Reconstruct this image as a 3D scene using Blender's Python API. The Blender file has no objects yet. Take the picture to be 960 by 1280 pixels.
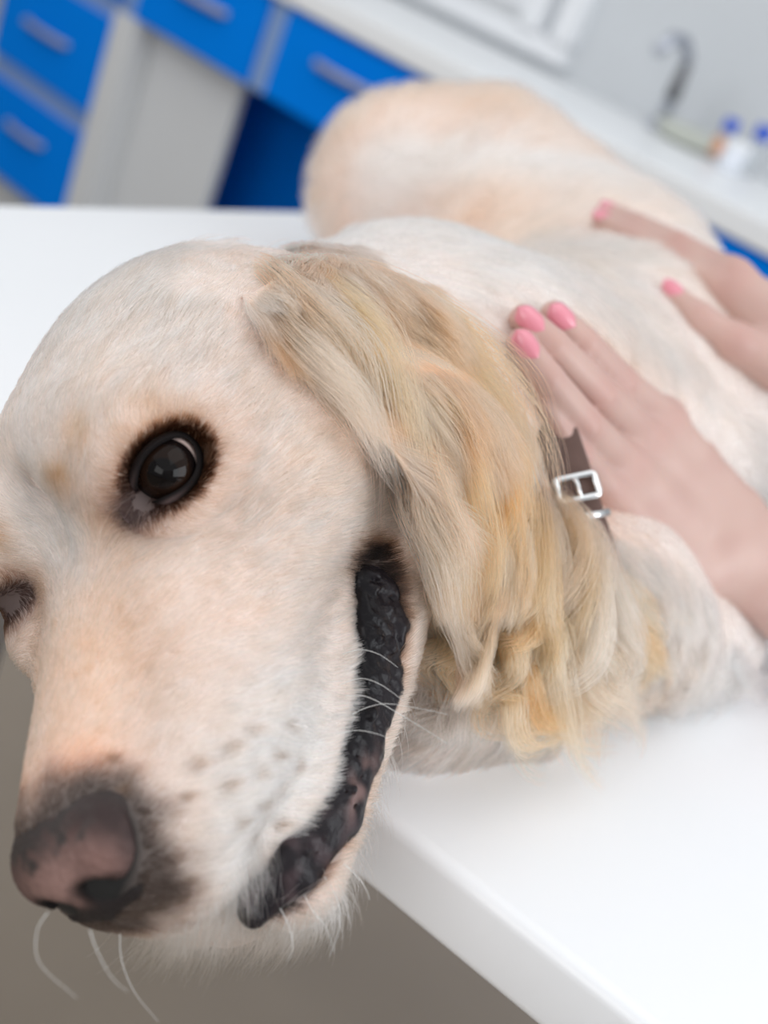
import bpy, bmesh, math
import numpy as np
from mathutils import Vector, Matrix

RNG = np.random.default_rng(7)
SC = bpy.context.scene
COL = SC.collection
PREVIEW = ''

# ------------------------------------------------------------------ camera, world, lights
# lengths are centimetres in the maths below and metres (x 0.01) in the scene
FPX = 1422.0                                   # focal length for a 960 x 1280 picture
ROLL, PITCH = math.radians(24), math.radians(25.5)
TABLE_Z = 80.0
CAM = np.array([0.0, 0.0, TABLE_Z + 25.0])
_u = np.array([math.sin(ROLL) * math.cos(PITCH), -math.cos(ROLL) * math.cos(PITCH), -math.sin(PITCH)])
_y = np.array([0, 0, 1.0]) - _u[2] * _u
_y /= np.linalg.norm(_y)
WM = np.array([np.cross(_y, _u), _y, _u])      # lens axes (right, down, forward) -> world

cam_data = bpy.data.cameras.new('camera')
cam_data.sensor_fit = 'VERTICAL'
cam_data.sensor_height = 36.0
cam_data.lens = FPX * 36.0 / 1280.0
cam_data.clip_start = 0.01
cam_data.dof.use_dof = True
cam_data.dof.focus_distance = 0.345
cam_data.dof.aperture_fstop = 6.1
cam_data.dof.aperture_blades = 0
cam = bpy.data.objects.new('camera', cam_data)
COL.objects.link(cam)
_cm = Matrix.Identity(4)
for i in range(3):
    _cm[i][0], _cm[i][1], _cm[i][2] = WM[i, 0], -WM[i, 1], -WM[i, 2]
    _cm[i][3] = CAM[i] * 0.01
cam.matrix_world = _cm
SC.camera = cam

SC.view_settings.view_transform = 'Standard'
SC.view_settings.look = 'None'
SC.view_settings.gamma = 1.0
SC.view_settings.exposure = -0.15
SC.view_settings.use_curve_mapping = False
SC.cycles.use_denoising = True
SC.cycles.max_bounces = 10
SC.cycles.diffuse_bounces = 8
SC.cycles.transmission_bounces = 8

world = bpy.data.worlds.new('world')
SC.world = world
world.use_nodes = True
world.node_tree.nodes['Background'].inputs['Color'].default_value = (0.93, 0.965, 1.0, 1)
world.node_tree.nodes['Background'].inputs['Strength'].default_value = 1.08


def area_light(name, loc, target, size, size_y, power, color):
    d = bpy.data.lights.new(name, 'AREA')
    d.shape = 'RECTANGLE'
    d.size, d.size_y, d.energy, d.color = size, size_y, power, color
    o = bpy.data.objects.new(name, d)
    o.location = loc
    o.rotation_euler = (Vector(target) - Vector(loc)).to_track_quat('-Z', 'Y').to_euler()
    COL.objects.link(o)
    return o


# daylight through the windows on the left and right, an added fill behind the photographer, and the ceiling panels
area_light('window_and_fill_light', (-2.3, 1.1, 2.1), (0, 0.45, 0.85), 1.6, 1.5, 17, (1.0, 0.98, 0.96))
area_light('ceiling_panel_light', (0.5, 0.3, 2.75), (0.1, 0.5, 0.85), 1.3, 1.3, 6, (1.0, 0.985, 0.96))
area_light('window_and_fill_light', (-0.7, -1.9, 1.6), (0.0, 0.4, 0.85), 1.8, 1.3, 26, (1.0, 0.985, 0.97))  # added frontal fill for the muzzle, no window known there
area_light('window_and_fill_light', (2.5, -0.3, 1.75), (0.05, 0.5, 0.85), 1.5, 1.5, 42, (0.92, 0.96, 1.0))


# ------------------------------------------------------------------ helpers
def ray(px, py):
    return WM @ np.array([(px - 480) / FPX, (py - 640) / FPX, 1.0])


def at(px, py, d):
    return CAM + ray(px, py) * d


def on_z(px, py, z):
    d = ray(px, py)
    return CAM + d * (z - CAM[2]) / d[2]


def unit(v):
    v = np.asarray(v, float)
    return v / np.maximum(np.linalg.norm(v, axis=-1, keepdims=True), 1e-9)


def tag(o, label=None, cat=None, group=None, kind=None):
    if label: o['label'] = label
    if cat: o['category'] = cat
    if group: o['group'] = group
    if kind: o['kind'] = kind
    return o


def link(name, me, mat=None, parent=None, smooth=False):
    o = bpy.data.objects.new(name, me)
    COL.objects.link(o)
    if mat is not None:
        me.materials.append(mat)
    if parent is not None:
        o.parent = parent
        o.matrix_parent_inverse = Matrix.Translation(-parent.location)
    if smooth:
        me.shade_smooth()
    return o


def mesh_from(name, V, F, mat=None, parent=None, smooth=True):
    """V in centimetres (world)."""
    me = bpy.data.meshes.new(name)
    V = np.asarray(V, np.float32) * 0.01
    F = np.asarray(F, np.int32)
    me.vertices.add(len(V)); me.vertices.foreach_set('co', V.ravel())
    n = F.shape[1]
    me.loops.add(F.size); me.loops.foreach_set('vertex_index', F.ravel())
    me.polygons.add(len(F)); me.polygons.foreach_set('loop_start', np.arange(0, F.size, n, dtype=np.int32))
    me.update(calc_edges=True)
    me.validate()
    return link(name, me, mat, parent, smooth)


def empty(name, loc):
    o = bpy.data.objects.new(name, None)
    o.location = loc
    o.empty_display_size = 0.05
    COL.objects.link(o)
    return o


def mat_new(name, color=(0.8, 0.8, 0.8), rough=0.5, metal=0.0, spec=0.5, attr=None, bump=None, noise_col=None, coat=0.0, sss=0.0, trans=0.0, ior=1.45):
    m = bpy.data.materials.new(name)
    m.use_nodes = True
    nt = m.node_tree
    b = nt.nodes['Principled BSDF']
    b.inputs['Base Color'].default_value = (*color, 1)
    b.inputs['Roughness'].default_value = rough
    b.inputs['Metallic'].default_value = metal
    b.inputs['Specular IOR Level'].default_value = spec
    b.inputs['Coat Weight'].default_value = coat
    b.inputs['Transmission Weight'].default_value = trans
    b.inputs['IOR'].default_value = ior
    if sss:
        b.inputs['Subsurface Weight'].default_value = sss
        b.inputs['Subsurface Radius'].default_value = (0.008, 0.003, 0.0015)
        b.inputs['Subsurface Scale'].default_value = 1.0
    if attr:
        a = nt.nodes.new('ShaderNodeAttribute'); a.attribute_name = attr
        nt.links.new(a.outputs['Color'], b.inputs['Base Color'])
    if noise_col:                                # (scale, second colour)
        tc = nt.nodes.new('ShaderNodeTexCoord')
        n = nt.nodes.new('ShaderNodeTexNoise'); n.inputs['Scale'].default_value = noise_col[0]; n.inputs['Detail'].default_value = 5
        mx = nt.nodes.new('ShaderNodeMix'); mx.data_type = 'RGBA'
        mx.inputs['A'].default_value = (*color, 1); mx.inputs['B'].default_value = (*noise_col[1], 1)
        nt.links.new(tc.outputs['Object'], n.inputs['Vector'])
        nt.links.new(n.outputs['Fac'], mx.inputs['Factor'])
        nt.links.new(mx.outputs['Result'], b.inputs['Base Color'])
    if bump:                                     # (scale, strength, distance)
        tc = nt.nodes.new('ShaderNodeTexCoord')
        n = nt.nodes.new('ShaderNodeTexNoise'); n.inputs['Scale'].default_value = bump[0]; n.inputs['Detail'].default_value = 4
        bp = nt.nodes.new('ShaderNodeBump'); bp.inputs['Strength'].default_value = bump[1]; bp.inputs['Distance'].default_value = bump[2]
        nt.links.new(tc.outputs['Object'], n.inputs['Vector'])
        nt.links.new(n.outputs['Fac'], bp.inputs['Height'])
        nt.links.new(bp.outputs['Normal'], b.inputs['Normal'])
    return m


def smoothstep(a, b, x):
    t = np.clip((x - a) / (b - a), 0, 1)
    return t * t * (3 - 2 * t)


class Waves:
    """smooth pseudo-random scalar field: a sum of plane waves"""
    def __init__(self, wavelength, n=14, seed=0):
        r = np.random.default_rng(seed)
        k = r.normal(size=(n, 3)); k /= np.linalg.norm(k, axis=1, keepdims=True)
        self.k = k * (2 * np.pi / wavelength) * r.uniform(0.6, 1.5, (n, 1))
        self.p = r.uniform(0, 6.283, n)
        self.n = n

    def __call__(self, P):
        out = np.zeros(len(P))
        for k, p in zip(self.k, self.p):
            out += np.sin(P @ k + p)
        return out / math.sqrt(self.n / 2)


# ------------------------------------------------------------------ implicit modelling (numpy)
class SDF:
    """list of primitives blended one after another; coordinates in cm"""
    def __init__(self):
        self.ops = []

    def ell(self, c, r, k=1.0, axes=None, op='u', frame=None):
        c = np.asarray(c, float); r = np.asarray(r, float)
        A = np.eye(3) if axes is None else np.asarray(axes, float)      # rows: local axes
        if frame is not None:
            c = frame[0] @ c + frame[1]; A = A @ frame[0].T
        def fn(P):
            q = (P - c) @ A.T
            k0 = np.linalg.norm(q / r, axis=1); k1 = np.linalg.norm(q / (r * r), axis=1)
            return np.where(k1 < 1e-9, -r.min(), k0 * (k0 - 1) / np.maximum(k1, 1e-9))
        self.ops.append((fn, c, r.max(), k, op)); return self

    def cap(self, a, b, ra, rb, k=1.0, op='u', frame=None, squash=None):
        a = np.asarray(a, float); b = np.asarray(b, float)
        if frame is not None:
            a = frame[0] @ a + frame[1]; b = frame[0] @ b + frame[1]
        ab = b - a; L2 = ab @ ab
        S = None
        if squash is not None:                   # (axis, factor): thinner along the axis
            ax = np.asarray(squash[0], float)
            if frame is not None: ax = frame[0] @ ax
            ax = ax / np.linalg.norm(ax)
            S = (ax, squash[1])
        def fn(P):
            q = P - a
            h = np.clip(q @ ab / L2, 0, 1)
            q = q - h[:, None] * ab
            if S is not None:
                q = q + (q @ S[0])[:, None] * S[0] * (1 / S[1] - 1)
            return (np.linalg.norm(q, axis=1) - (ra + (rb - ra) * h)) * (1 if S is None else min(1, S[1] ** .5))
        self.ops.append((fn, (a + b) / 2, math.sqrt(L2) / 2 + max(ra, rb), k, op)); return self

    def chain(self, pts, k=1.0, **kw):
        for (a, ra), (b, rb) in zip(pts[:-1], pts[1:]):
            self.cap(a, b, ra, rb, k, **kw)
        return self

    def __call__(self, P, far=3.0):
        out = np.full(len(P), 1e3)
        for fn, c, R, k, op in self.ops:
            m = np.nonzero(((P - c) ** 2).sum(1) < (R + far + k) ** 2)[0]
            if not len(m): continue
            d = fn(P[m]); o = out[m]
            if op == 'u':
                h = np.maximum(k - np.abs(o - d), 0) / k if k > 0 else 0
                out[m] = np.minimum(o, d) - h * h * k * 0.25
            elif op == 's':                       # smooth subtraction
                h = np.maximum(k - np.abs(o + d), 0) / k if k > 0 else 0
                out[m] = np.maximum(o, -d) + h * h * k * 0.25
        return out

    def grad(self, P, e=0.05):
        g = np.stack([self(P + e * np.eye(3)[i]) - self(P - e * np.eye(3)[i]) for i in range(3)], 1)
        return unit(g)


def surface_nets(fn, lo, hi, h):
    lo = np.asarray(lo, float); hi = np.asarray(hi, float)
    cs = 4
    n = np.ceil((hi - lo) / h / cs).astype(int) * cs + 1
    nc = (n - 1) // cs + 1
    ax = [lo[i] + np.arange(nc[i]) * h * cs for i in range(3)]
    G = np.stack(np.meshgrid(*ax, indexing='ij'), -1).reshape(-1, 3)
    cv = fn(G).reshape(nc)
    near = np.abs(cv) < h * cs * 2.2
    blk = np.zeros(nc - 1, bool)
    for dx in (0, 1):
        for dy in (0, 1):
            for dz in (0, 1):
                blk |= near[dx:nc[0] - 1 + dx, dy:nc[1] - 1 + dy, dz:nc[2] - 1 + dz]
    V = np.repeat(np.repeat(np.repeat(cv, cs, 0), cs, 1), cs, 2)[:n[0], :n[1], :n[2]].astype(np.float32)
    act = np.zeros(n, bool)
    B = np.repeat(np.repeat(np.repeat(blk, cs, 0), cs, 1), cs, 2)
    for dx in (0, 1):
        for dy in (0, 1):
            for dz in (0, 1):
                act[dx:n[0] - 1 + dx, dy:n[1] - 1 + dy, dz:n[2] - 1 + dz] |= B
    idx = np.argwhere(act)
    for s in range(0, len(idx), 400000):
        ii = idx[s:s + 400000]
        V[ii[:, 0], ii[:, 1], ii[:, 2]] = fn(lo + ii * h)
    ins = V < 0
    cnt = np.zeros(n - 1, np.int8)
    for dx in (0, 1):
        for dy in (0, 1):
            for dz in (0, 1):
                cnt += ins[dx:n[0] - 1 + dx, dy:n[1] - 1 + dy, dz:n[2] - 1 + dz]
    cells = np.argwhere((cnt > 0) & (cnt < 8))
    vid = np.full(n - 1, -1, np.int32); vid[tuple(cells.T)] = np.arange(len(cells))
    acc = np.zeros((len(cells), 3)); num = np.zeros(len(cells))
    corners = [(i, j, k) for i in (0, 1) for j in (0, 1) for k in (0, 1)]
    for a in corners:
        for d in range(3):
            if a[d]: continue
            b = list(a); b[d] = 1
            ca = cells + a; cb = cells + b
            va = V[tuple(ca.T)]; vb = V[tuple(cb.T)]
            m = (va < 0) != (vb < 0)
            t = np.where(m, va / np.where(m, va - vb, 1), 0)
            p = np.array(a, float)[None] + t[:, None] * (np.array(b) - np.array(a))[None]
            acc[m] += p[m]; num[m] += 1
    verts = lo + (cells + acc / num[:, None]) * h
    faces = []
    for d in range(3):
        o1, o2 = (d + 1) % 3, (d + 2) % 3
        sl0 = [slice(1, n[i] - 1) for i in range(3)]; sl0[d] = slice(0, n[d] - 1)
        sl1 = list(sl0); sl1[d] = slice(1, n[d])
        a = ins[tuple(sl0)]; b = ins[tuple(sl1)]
        e = np.argwhere(a != b)
        sgn = a[tuple(e.T)]
        off = np.ones(3, int); off[d] = 0
        e = e + off
        q = []
        for (s1, s2) in ((1, 1), (0, 1), (0, 0), (1, 0)):
            c = e.copy(); c[:, o1] -= s1; c[:, o2] -= s2
            q.append(vid[tuple(c.T)])
        q = np.stack(q, 1)
        q[~sgn] = q[~sgn][:, ::-1]
        faces.append(q)
    F = np.concatenate(faces)
    F = F[(F >= 0).all(1)]
    return verts, F


# ------------------------------------------------------------------ table frame
TABLE_C = np.array([-41.0, 49.4])              # its far left corner in view of the lens
TAB_U = np.array([0.9239, -0.3827])            # along the near edge
TAB_V = np.array([0.3827, 0.9239])             # across


def box(bm, lo, hi, R=None, o=None, bevel=0.0, segs=2):
    """axis box lo..hi in a local frame (rows of R are the axes, o the origin), cm"""
    lo = np.array(lo, float); hi = np.array(hi, float)
    t = bmesh.new()
    vs = []
    for x in (lo[0], hi[0]):
        for y in (lo[1], hi[1]):
            for z in (lo[2], hi[2]):
                vs.append(t.verts.new((x, y, z)))
    for q in ((0, 1, 3, 2), (4, 6, 7, 5), (0, 4, 5, 1), (2, 3, 7, 6), (0, 2, 6, 4), (1, 5, 7, 3)):
        t.faces.new([vs[i] for i in q])
    if bevel:
        bmesh.ops.bevel(t, geom=t.edges[:], offset=bevel, segments=segs, profile=0.5, affect='EDGES')
    bmesh.ops.recalc_face_normals(t, faces=t.faces[:])
    add_bm(bm, t, R, o)


def add_bm(bm, t, R=None, o=None):
    R = np.eye(3) if R is None else np.asarray(R, float)
    o = np.zeros(3) if o is None else np.asarray(o, float)
    mp = {}
    for v in t.verts:
        p = np.array(v.co) @ R + o
        mp[v] = bm.verts.new(p * 0.01)
    for f in t.faces:
        bm.faces.new([mp[v] for v in f.verts])
    t.free()


def lathe(bm, prof, c, segs=24, R=None, o=None):
    """profile [(radius, z)] turned around z at c (cm)"""
    t = bmesh.new()
    rings = []
    for r, z in prof:
        rings.append([t.verts.new((c[0] + r * math.cos(2 * math.pi * k / segs), c[1] + r * math.sin(2 * math.pi * k / segs), c[2] + z)) for k in range(segs)])
    for a, b in zip(rings[:-1], rings[1:]):
        for k in range(segs):
            t.faces.new((a[k], a[(k + 1) % segs], b[(k + 1) % segs], b[k]))
    t.faces.new(rings[0][::-1]); t.faces.new(rings[-1])
    bmesh.ops.recalc_face_normals(t, faces=t.faces[:])
    add_bm(bm, t, R, o)


def tube(bm, pts, r, segs=12, R=None, o=None):
    pts = [np.asarray(p, float) for p in pts]
    t = bmesh.new(); rings = []
    rr = r if hasattr(r, '__len__') else [r] * len(pts)
    up = np.array([0.13, 0.27, 0.95])
    for i, p in enumerate(pts):
        d = unit(pts[min(i + 1, len(pts) - 1)] - pts[max(i - 1, 0)])
        a = unit(np.cross(d, up)); b = np.cross(d, a)
        rings.append([t.verts.new(p + rr[i] * (a * math.cos(2 * math.pi * k / segs) + b * math.sin(2 * math.pi * k / segs))) for k in range(segs)])
    for a, b in zip(rings[:-1], rings[1:]):
        for k in range(segs):
            t.faces.new((a[k], a[(k + 1) % segs], b[(k + 1) % segs], b[k]))
    t.faces.new(rings[0][::-1]); t.faces.new(rings[-1])
    bmesh.ops.recalc_face_normals(t, faces=t.faces[:])
    add_bm(bm, t, R, o)


def bm_obj(name, bm, mat, parent=None, smooth=False):
    me = bpy.data.meshes.new(name)
    bm.to_mesh(me); bm.free()
    return link(name, me, mat, parent, smooth)


def part(name, mat, parent, build, smooth=False):
    bm = bmesh.new(); build(bm)
    return bm_obj(name, bm, mat, parent, smooth)


# ------------------------------------------------------------------ materials of the room
M_WHITE_TOP = mat_new('white_laminate', (0.86, 0.87, 0.88), 0.35, bump=(60, 0.02, 0.001))
M_TABLE = mat_new('white_table_coating', (0.84, 0.85, 0.87), 0.28, bump=(90, 0.015, 0.001))
M_BLUE = mat_new('blue_lacquer', (0.0, 0.195, 0.76), 0.6, spec=0.03, noise_col=(3, (0.0, 0.21, 0.80)))
M_CARCASS = mat_new('grey_blue_carcass', (0.22, 0.34, 0.60), 0.5, spec=0.2, noise_col=(4, (0.24, 0.36, 0.62)))
M_PANEL = mat_new('pale_grey_panel', (0.62, 0.63, 0.64), 0.5, noise_col=(2, (0.66, 0.67, 0.68)))
M_METAL = mat_new('brushed_steel', (0.50, 0.52, 0.58), 0.35, 1.0)
M_HANDLE = mat_new('satin_handle', (0.34, 0.35, 0.46), 0.45, 0.3)
M_WALL = mat_new('grey_wall_paint', (0.58, 0.60, 0.62), 0.8, bump=(120, 0.05, 0.002), noise_col=(1.5, (0.61, 0.63, 0.65)))
M_FLOOR = mat_new('grey_brown_vinyl_floor', (0.25, 0.205, 0.16), 0.65, spec=0.08, bump=(40, 0.05, 0.002), noise_col=(3.0, (0.31, 0.26, 0.205)))
M_FRAME = mat_new('white_window_frame', (0.82, 0.83, 0.85), 0.4)
M_PANE = mat_new('frosted_pane', (0.62, 0.63, 0.64), 0.3, noise_col=(4, (0.7, 0.71, 0.72)))
M_STEEL_LEG = mat_new('table_leg_steel', (0.55, 0.56, 0.58), 0.35, 1.0)

# ------------------------------------------------------------------ room shell
BA = np.array([-60.37, 245.21, 0.0])           # cabinet frame: origin, along the front, into the wall
BE1 = np.array([0.85154, -0.52428, 0.0]); BE2 = np.array([0.52428, 0.85154, 0.0])
BR = np.array([BE1, BE2, [0, 0, 1.0]])
DEPTH = 76.0


def bbox(bm, lo, hi, bevel=0.0):
    box(bm, lo, hi, BR, BA, bevel)


tag(part('floor', M_FLOOR, None, lambda b: box(b, (-260, -430, -4), (470, DEPTH, 0), BR, BA)), kind='structure')
tag(part('wall_back', M_WALL, None, lambda b: box(b, (-260, DEPTH, 0), (470, DEPTH + 12, 290), BR, BA)), kind='structure')
tag(part('wall_left', M_WALL, None, lambda b: box(b, (-272, -430, 0), (-260, DEPTH, 290), BR, BA)), kind='structure')
tag(part('wall_right', M_WALL, None, lambda b: box(b, (470, -430, 0), (482, DEPTH, 290), BR, BA)), kind='structure')
tag(part('wall_front', M_WALL, None, lambda b: box(b, (-260, -442, 0), (470, -430, 290), BR, BA)), kind='structure')
tag(part('baseboard_back', M_FRAME, None, lambda b: box(b, (-260, DEPTH - 1.4, 0), (-96, DEPTH, 8), BR, BA)), kind='structure')
# window above the worktop
wf = bmesh.new()
for s0, s1 in ((-66, -60), (4.5, 10.5), (14.5, 20.5)):
    bbox(wf, (s0, DEPTH - 4, 95), (s1, DEPTH, 178))
bbox(wf, (-66, DEPTH - 4, 91), (20.5, DEPTH, 96)); bbox(wf, (-66, DEPTH - 4, 174), (20.5, DEPTH, 179))
bbox(wf, (-66, DEPTH - 4, 99.3), (4.5, DEPTH, 102))
win = tag(bm_obj('window_1', wf, M_FRAME), kind='structure')
part('pane', M_PANE, win, lambda b: bbox(b, (-60, DEPTH - 2, 96), (4.5, DEPTH - 1, 174)))

# ------------------------------------------------------------------ desk, drawers, worktop
def handle(parent, s0, s1, z, y=-3.4):
    def f(bm):
        tube(bm, [(s0, -0.2, z), (s0 + .2, y * .7, z), (s0 + 1.2, y, z), ((s0 + s1) / 2, y - .4, z), (s1 - 1.2, y, z), (s1 - .2, y * .7, z), (s1, -0.2, z)], 0.85, 10, BR, BA)
    return part('handle', M_HANDLE, parent, f, True)


def drawer(parent, s0, s1, z0, z1, h0=None, h1=None, hz=None):
    d = part('drawer', M_BLUE, parent, lambda b: bbox(b, (s0, -1.9, z0), (s1, 0, z1), 0.15))
    if h0 is not None: handle(d, h0, h1, hz)
    return d


pedestal = empty('drawer_cabinet', tuple((BA + BR.T @ np.array([-68, 30, 0])) * 0.01))
tag(pedestal, 'blue drawer cabinet with grey handles and pale side panel, left under the white worktop', 'cabinet')
part('carcass', M_CARCASS, pedestal, lambda b: bbox(b, (-93.5, 0, 11), (-48.2, 68, 84)))
part('plinth', M_PANEL, pedestal, lambda b: bbox(b, (-93.5, 4, 0), (-48.2, 66, 11)))
drawer(pedestal, -92.3, -48.6, 13.0, 35.0, -78.0, -62.5, 27.0)
drawer(pedestal, -92.3, -48.6, 40.4, 62.6, -80.0, -62.5, 52.0)
drawer(pedestal, -92.3, -48.6, 67.6, 83.4, -78.0, -62.5, 76.0)
part('side_panel', M_PANEL, pedestal, lambda b: [bbox(b, (-48.2, -2.2, 0), (-40.0, 68, 65.4), 0.2), bbox(b, (-40.1, 4, 0), (-8.6, 6.2, 65.2), 0.2)])

desk = empty('desk_drawer_unit', tuple((BA + BR.T @ np.array([5, 20, 0])) * 0.01))
tag(desk, 'blue desk front with two drawers over an open knee space, beside the pale side panel', 'desk')
part('apron_carcass', M_CARCASS, desk, lambda b: bbox(b, (-47.9, 0, 65.6), (49.6, 30, 83.9)))
drawer(desk, -42.0, -1.9, 65.8, 83.2, -30.0, -13.2, 76.2)
drawer(desk, 4.0, 45.5, 65.8, 83.2, 15.6, 30.6, 76.6)
part('divider', M_CARCASS, desk, lambda b: bbox(b, (-1.6, -1.2, 65.6), (3.7, 0, 83.6)))
part('back_panel', M_BLUE, desk, lambda b: bbox(b, (-39.9, 30, 4), (49.6, 31.5, 84)))
part('end_panel', M_PANEL, desk, lambda b: bbox(b, (46.0, 0, 0), (49.6, 66, 65.6)))

base = empty('base_cabinet', tuple((BA + BR.T @ np.array([120, 30, 0])) * 0.01))
tag(base, 'blue base cabinet under the right end of the white worktop behind the dog', 'cabinet')
part('carcass', M_CARCASS, base, lambda b: bbox(b, (50.0, 0, 9), (210, 66, 84)))
part('plinth', M_PANEL, base, lambda b: bbox(b, (50.0, 4, 0), (210, 64, 9)))
for k in range(4):
    s0 = 50.3 + k * 40
    dr = part('door', M_BLUE, base, lambda b: bbox(b, (s0, -1.9, 10), (s0 + 39.4, 0, 83.6), 0.15))
    handle(dr, s0 + 12, s0 + 27, 62)

tag(part('worktop', M_WHITE_TOP, None, lambda b: bbox(b, (-96, -3.0, 84.0), (214, DEPTH - .2, 88.4), 0.4)),
    'long white worktop running diagonally across the back over the blue cabinets', 'worktop')


def bl(s, e, z=88.45):
    return BA + BE1 * s + BE2 * e + np.array([0, 0, z])


# tap and small things on the worktop
tap = empty('tap', tuple(bl(54.6, 66) * 0.01))
tag(tap, 'grey metal tap standing at the back of the white worktop', 'tap')
part('base', M_METAL, tap, lambda b: lathe(b, [(2.6, 0), (2.6, 1.2), (1.9, 1.8)], (0, 0, 0), 20, None, bl(54.6, 66)), True)
part('spout', M_METAL, tap, lambda b: tube(b, [bl(54.6, 66, 90), bl(54.6, 66, 99), bl(54.5, 65, 104), bl(54.2, 61, 107), bl(54, 56, 106.5), bl(53.9, 52.5, 103)], 1.35, 14), True)
part('lever', mat_new('dark_lever', (0.16, 0.16, 0.17), 0.4), tap, lambda b: tube(b, [bl(54.6, 66, 96), bl(56, 63, 99), bl(57, 61, 103)], [1.7, 1.5, 1.0], 12), True)
part('dish', mat_new('pale_green_dish', (0.56, 0.58, 0.52), 0.4), None, lambda b: lathe(b, [(5.5, 0), (8.0, 1.0), (8.8, 3.6), (8.4, 3.6), (7.6, 1.2), (1, .6)], (0, 0, 0), 28, None, bl(66, 61)), True)
tag(bpy.data.objects['dish'], 'pale green-grey shallow dish lying on the worktop between tap and bottles', 'dish')

M_CAP = mat_new('blue_cap', (0.02, 0.09, 0.55), 0.4)
M_GLASS = mat_new('clear_vial', (0.86, 0.89, 0.92), 0.15, trans=0.75)
M_AMBER = mat_new('orange_label', (0.62, 0.30, 0.17), 0.5)


def vial(name, s, e, label, amber, sc=1.0):
    o3 = bl(s, e)
    r = empty(name, tuple(o3 * 0.01))
    tag(r, label, 'bottle')
    part('body', M_GLASS, r, lambda b: lathe(b, [(1.7 * sc, 0), (1.9 * sc, .3), (1.9 * sc, 4.8 * sc), (1.2 * sc, 5.8 * sc), (1.1 * sc, 6.6 * sc)], (0, 0, 0), 24, None, o3), True)
    if amber:
        part('label_band', M_AMBER, r, lambda b: lathe(b, [(1.96 * sc, 1.2), (1.99 * sc, 1.3), (1.99 * sc, 4.7 * sc), (1.96 * sc, 4.8 * sc)], (0, 0, 0), 24, None, o3), True)
    part('cap', M_CAP, r, lambda b: lathe(b, [(1.55 * sc, 6.3 * sc), (1.65 * sc, 6.5 * sc), (1.65 * sc, 8.6 * sc), (1.45 * sc, 8.9 * sc)], (0, 0, 0), 24, None, o3), True)
    return r


vial('vial', 74.0, 58, 'small bottle with blue cap and orange label on the worktop', True, 1.0)
vial('vial', 79.5, 62, 'small clear bottle with blue cap and no label at the right edge of view', False, 1.15)
jar = empty('jar', tuple(bl(81.5, 49) * 0.01))
tag(jar, 'low translucent white jar in front of the blue-capped bottles', 'jar')
part('body', mat_new('milky_plastic', (0.74, 0.77, 0.83), 0.35), jar, lambda b: lathe(b, [(2.3, 0), (2.5, .4), (2.5, 4.4), (2.2, 4.8)], (0, 0, 0), 24, None, bl(81.5, 49)), True)
part('lid', M_FRAME, jar, lambda b: lathe(b, [(2.65, 4.6), (2.7, 4.8), (2.7, 5.8), (2.5, 6.0)], (0, 0, 0), 24, None, bl(81.5, 49)), True)

# ------------------------------------------------------------------ examination table
TR = np.array([[*TAB_U, 0], [*TAB_V, 0], [0, 0, 1.0]]); TO = np.array([*TABLE_C, 0])
table = empty('examination_table', tuple((TO + TR.T @ np.array([70, 37, 0])) * 0.01))
tag(table, 'white examination table with rounded edge under the golden retriever', 'table')
part('tabletop', M_TABLE, table, lambda b: box(b, (0, 0, TABLE_Z - 3.1), (175, 76, TABLE_Z), TR, TO, 0.55, 4), True)
part('underframe', M_STEEL_LEG, table, lambda b: [box(b, lo, hi, TR, TO) for lo, hi in (((14, 12, 72), (161, 15, 76.8)), ((14, 61, 72), (161, 64, 76.8)), ((14, 12, 72), (17, 64, 76.8)), ((158, 12, 72), (161, 64, 76.8)))])
for x in (14, 157):
    for y in (12, 60):
        part('leg', M_STEEL_LEG, table, lambda b: box(b, (x, y, 0), (x + 4, y + 4, 72), TR, TO, 0.3))


# ------------------------------------------------------------------ the dog: frames
HM = np.array([[-.185, .703, -.687], [.646, -.439, -.624], [-.740, -.560, -.373]])
_q, _r = np.linalg.qr(HM); HM = _q * np.sign(np.diag(_r))
HT = np.array([-8.38, 0.06, 34.15])
HEAD = (WM @ HM, CAM + WM @ HT)                # head frame (forward, left, up; cm) -> world cm


def hw(p):
    return np.asarray(p, float) @ HEAD[0].T + HEAD[1]


def wh(P):
    return (np.asarray(P, float) - HEAD[1]) @ HEAD[0]


# ------------------------------------------------------------------ the dog: body surface
dog_sdf = SDF()
S = dog_sdf


def sym(fn, c, *a, **kw):
    for s in (1, -1):
        fn((c[0], c[1] * s, c[2]), *a, **kw)


# head
S.ell((-5.0, 0, -0.3), (6.6, 5.5, 3.85), 1.0, frame=HEAD)                        # cranium
S.ell((-1.2, 0, 1.2), (3.2, 4.0, 2.4), 1.5, frame=HEAD)                        # forehead
for s in (1, -1):
    S.ell((-0.8, 2.5 * s, 1.2), (2.3, 1.9, 1.5), 1.2, frame=HEAD)              # brow
    S.ell((-3.0, 4.0 * s, -2.8), (4.2, 2.5, 3.8), 1.6, frame=HEAD)             # cheek
    S.ell((1.8, 2.2 * s, -3.0), (3.6, 2.0, 2.4), 1.5, frame=HEAD)              # under the eye
S.ell((1.9, 0, 1.4), (1.5, .55, 2.2), 1.4, op='s', frame=HEAD)                # furrow between the brows
S.cap((-0.5, 0, -1.6), (8.8, 0, -3.5), 2.5, 1.7, 1.2, frame=HEAD)             # bridge of the muzzle
for s in (1, -1):
    S.cap((1.0, 2.6 * s, -4.4), (8.3, 1.3 * s, -5.0), 2.2, 1.75, 1.0, frame=HEAD)   # flews
    S.ell((4.9, 2.3 * s, -5.2), (3.9, 1.75, 2.2), 1.0, frame=HEAD)
S.ell((9.0, 0, -5.0), (1.5, 2.2, 1.7), 0.8, frame=HEAD)                        # front of the lip
S.ell((8.5, 0, -6.5), (1.5, 2.2, 1.25), 0.8, frame=HEAD)
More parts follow.
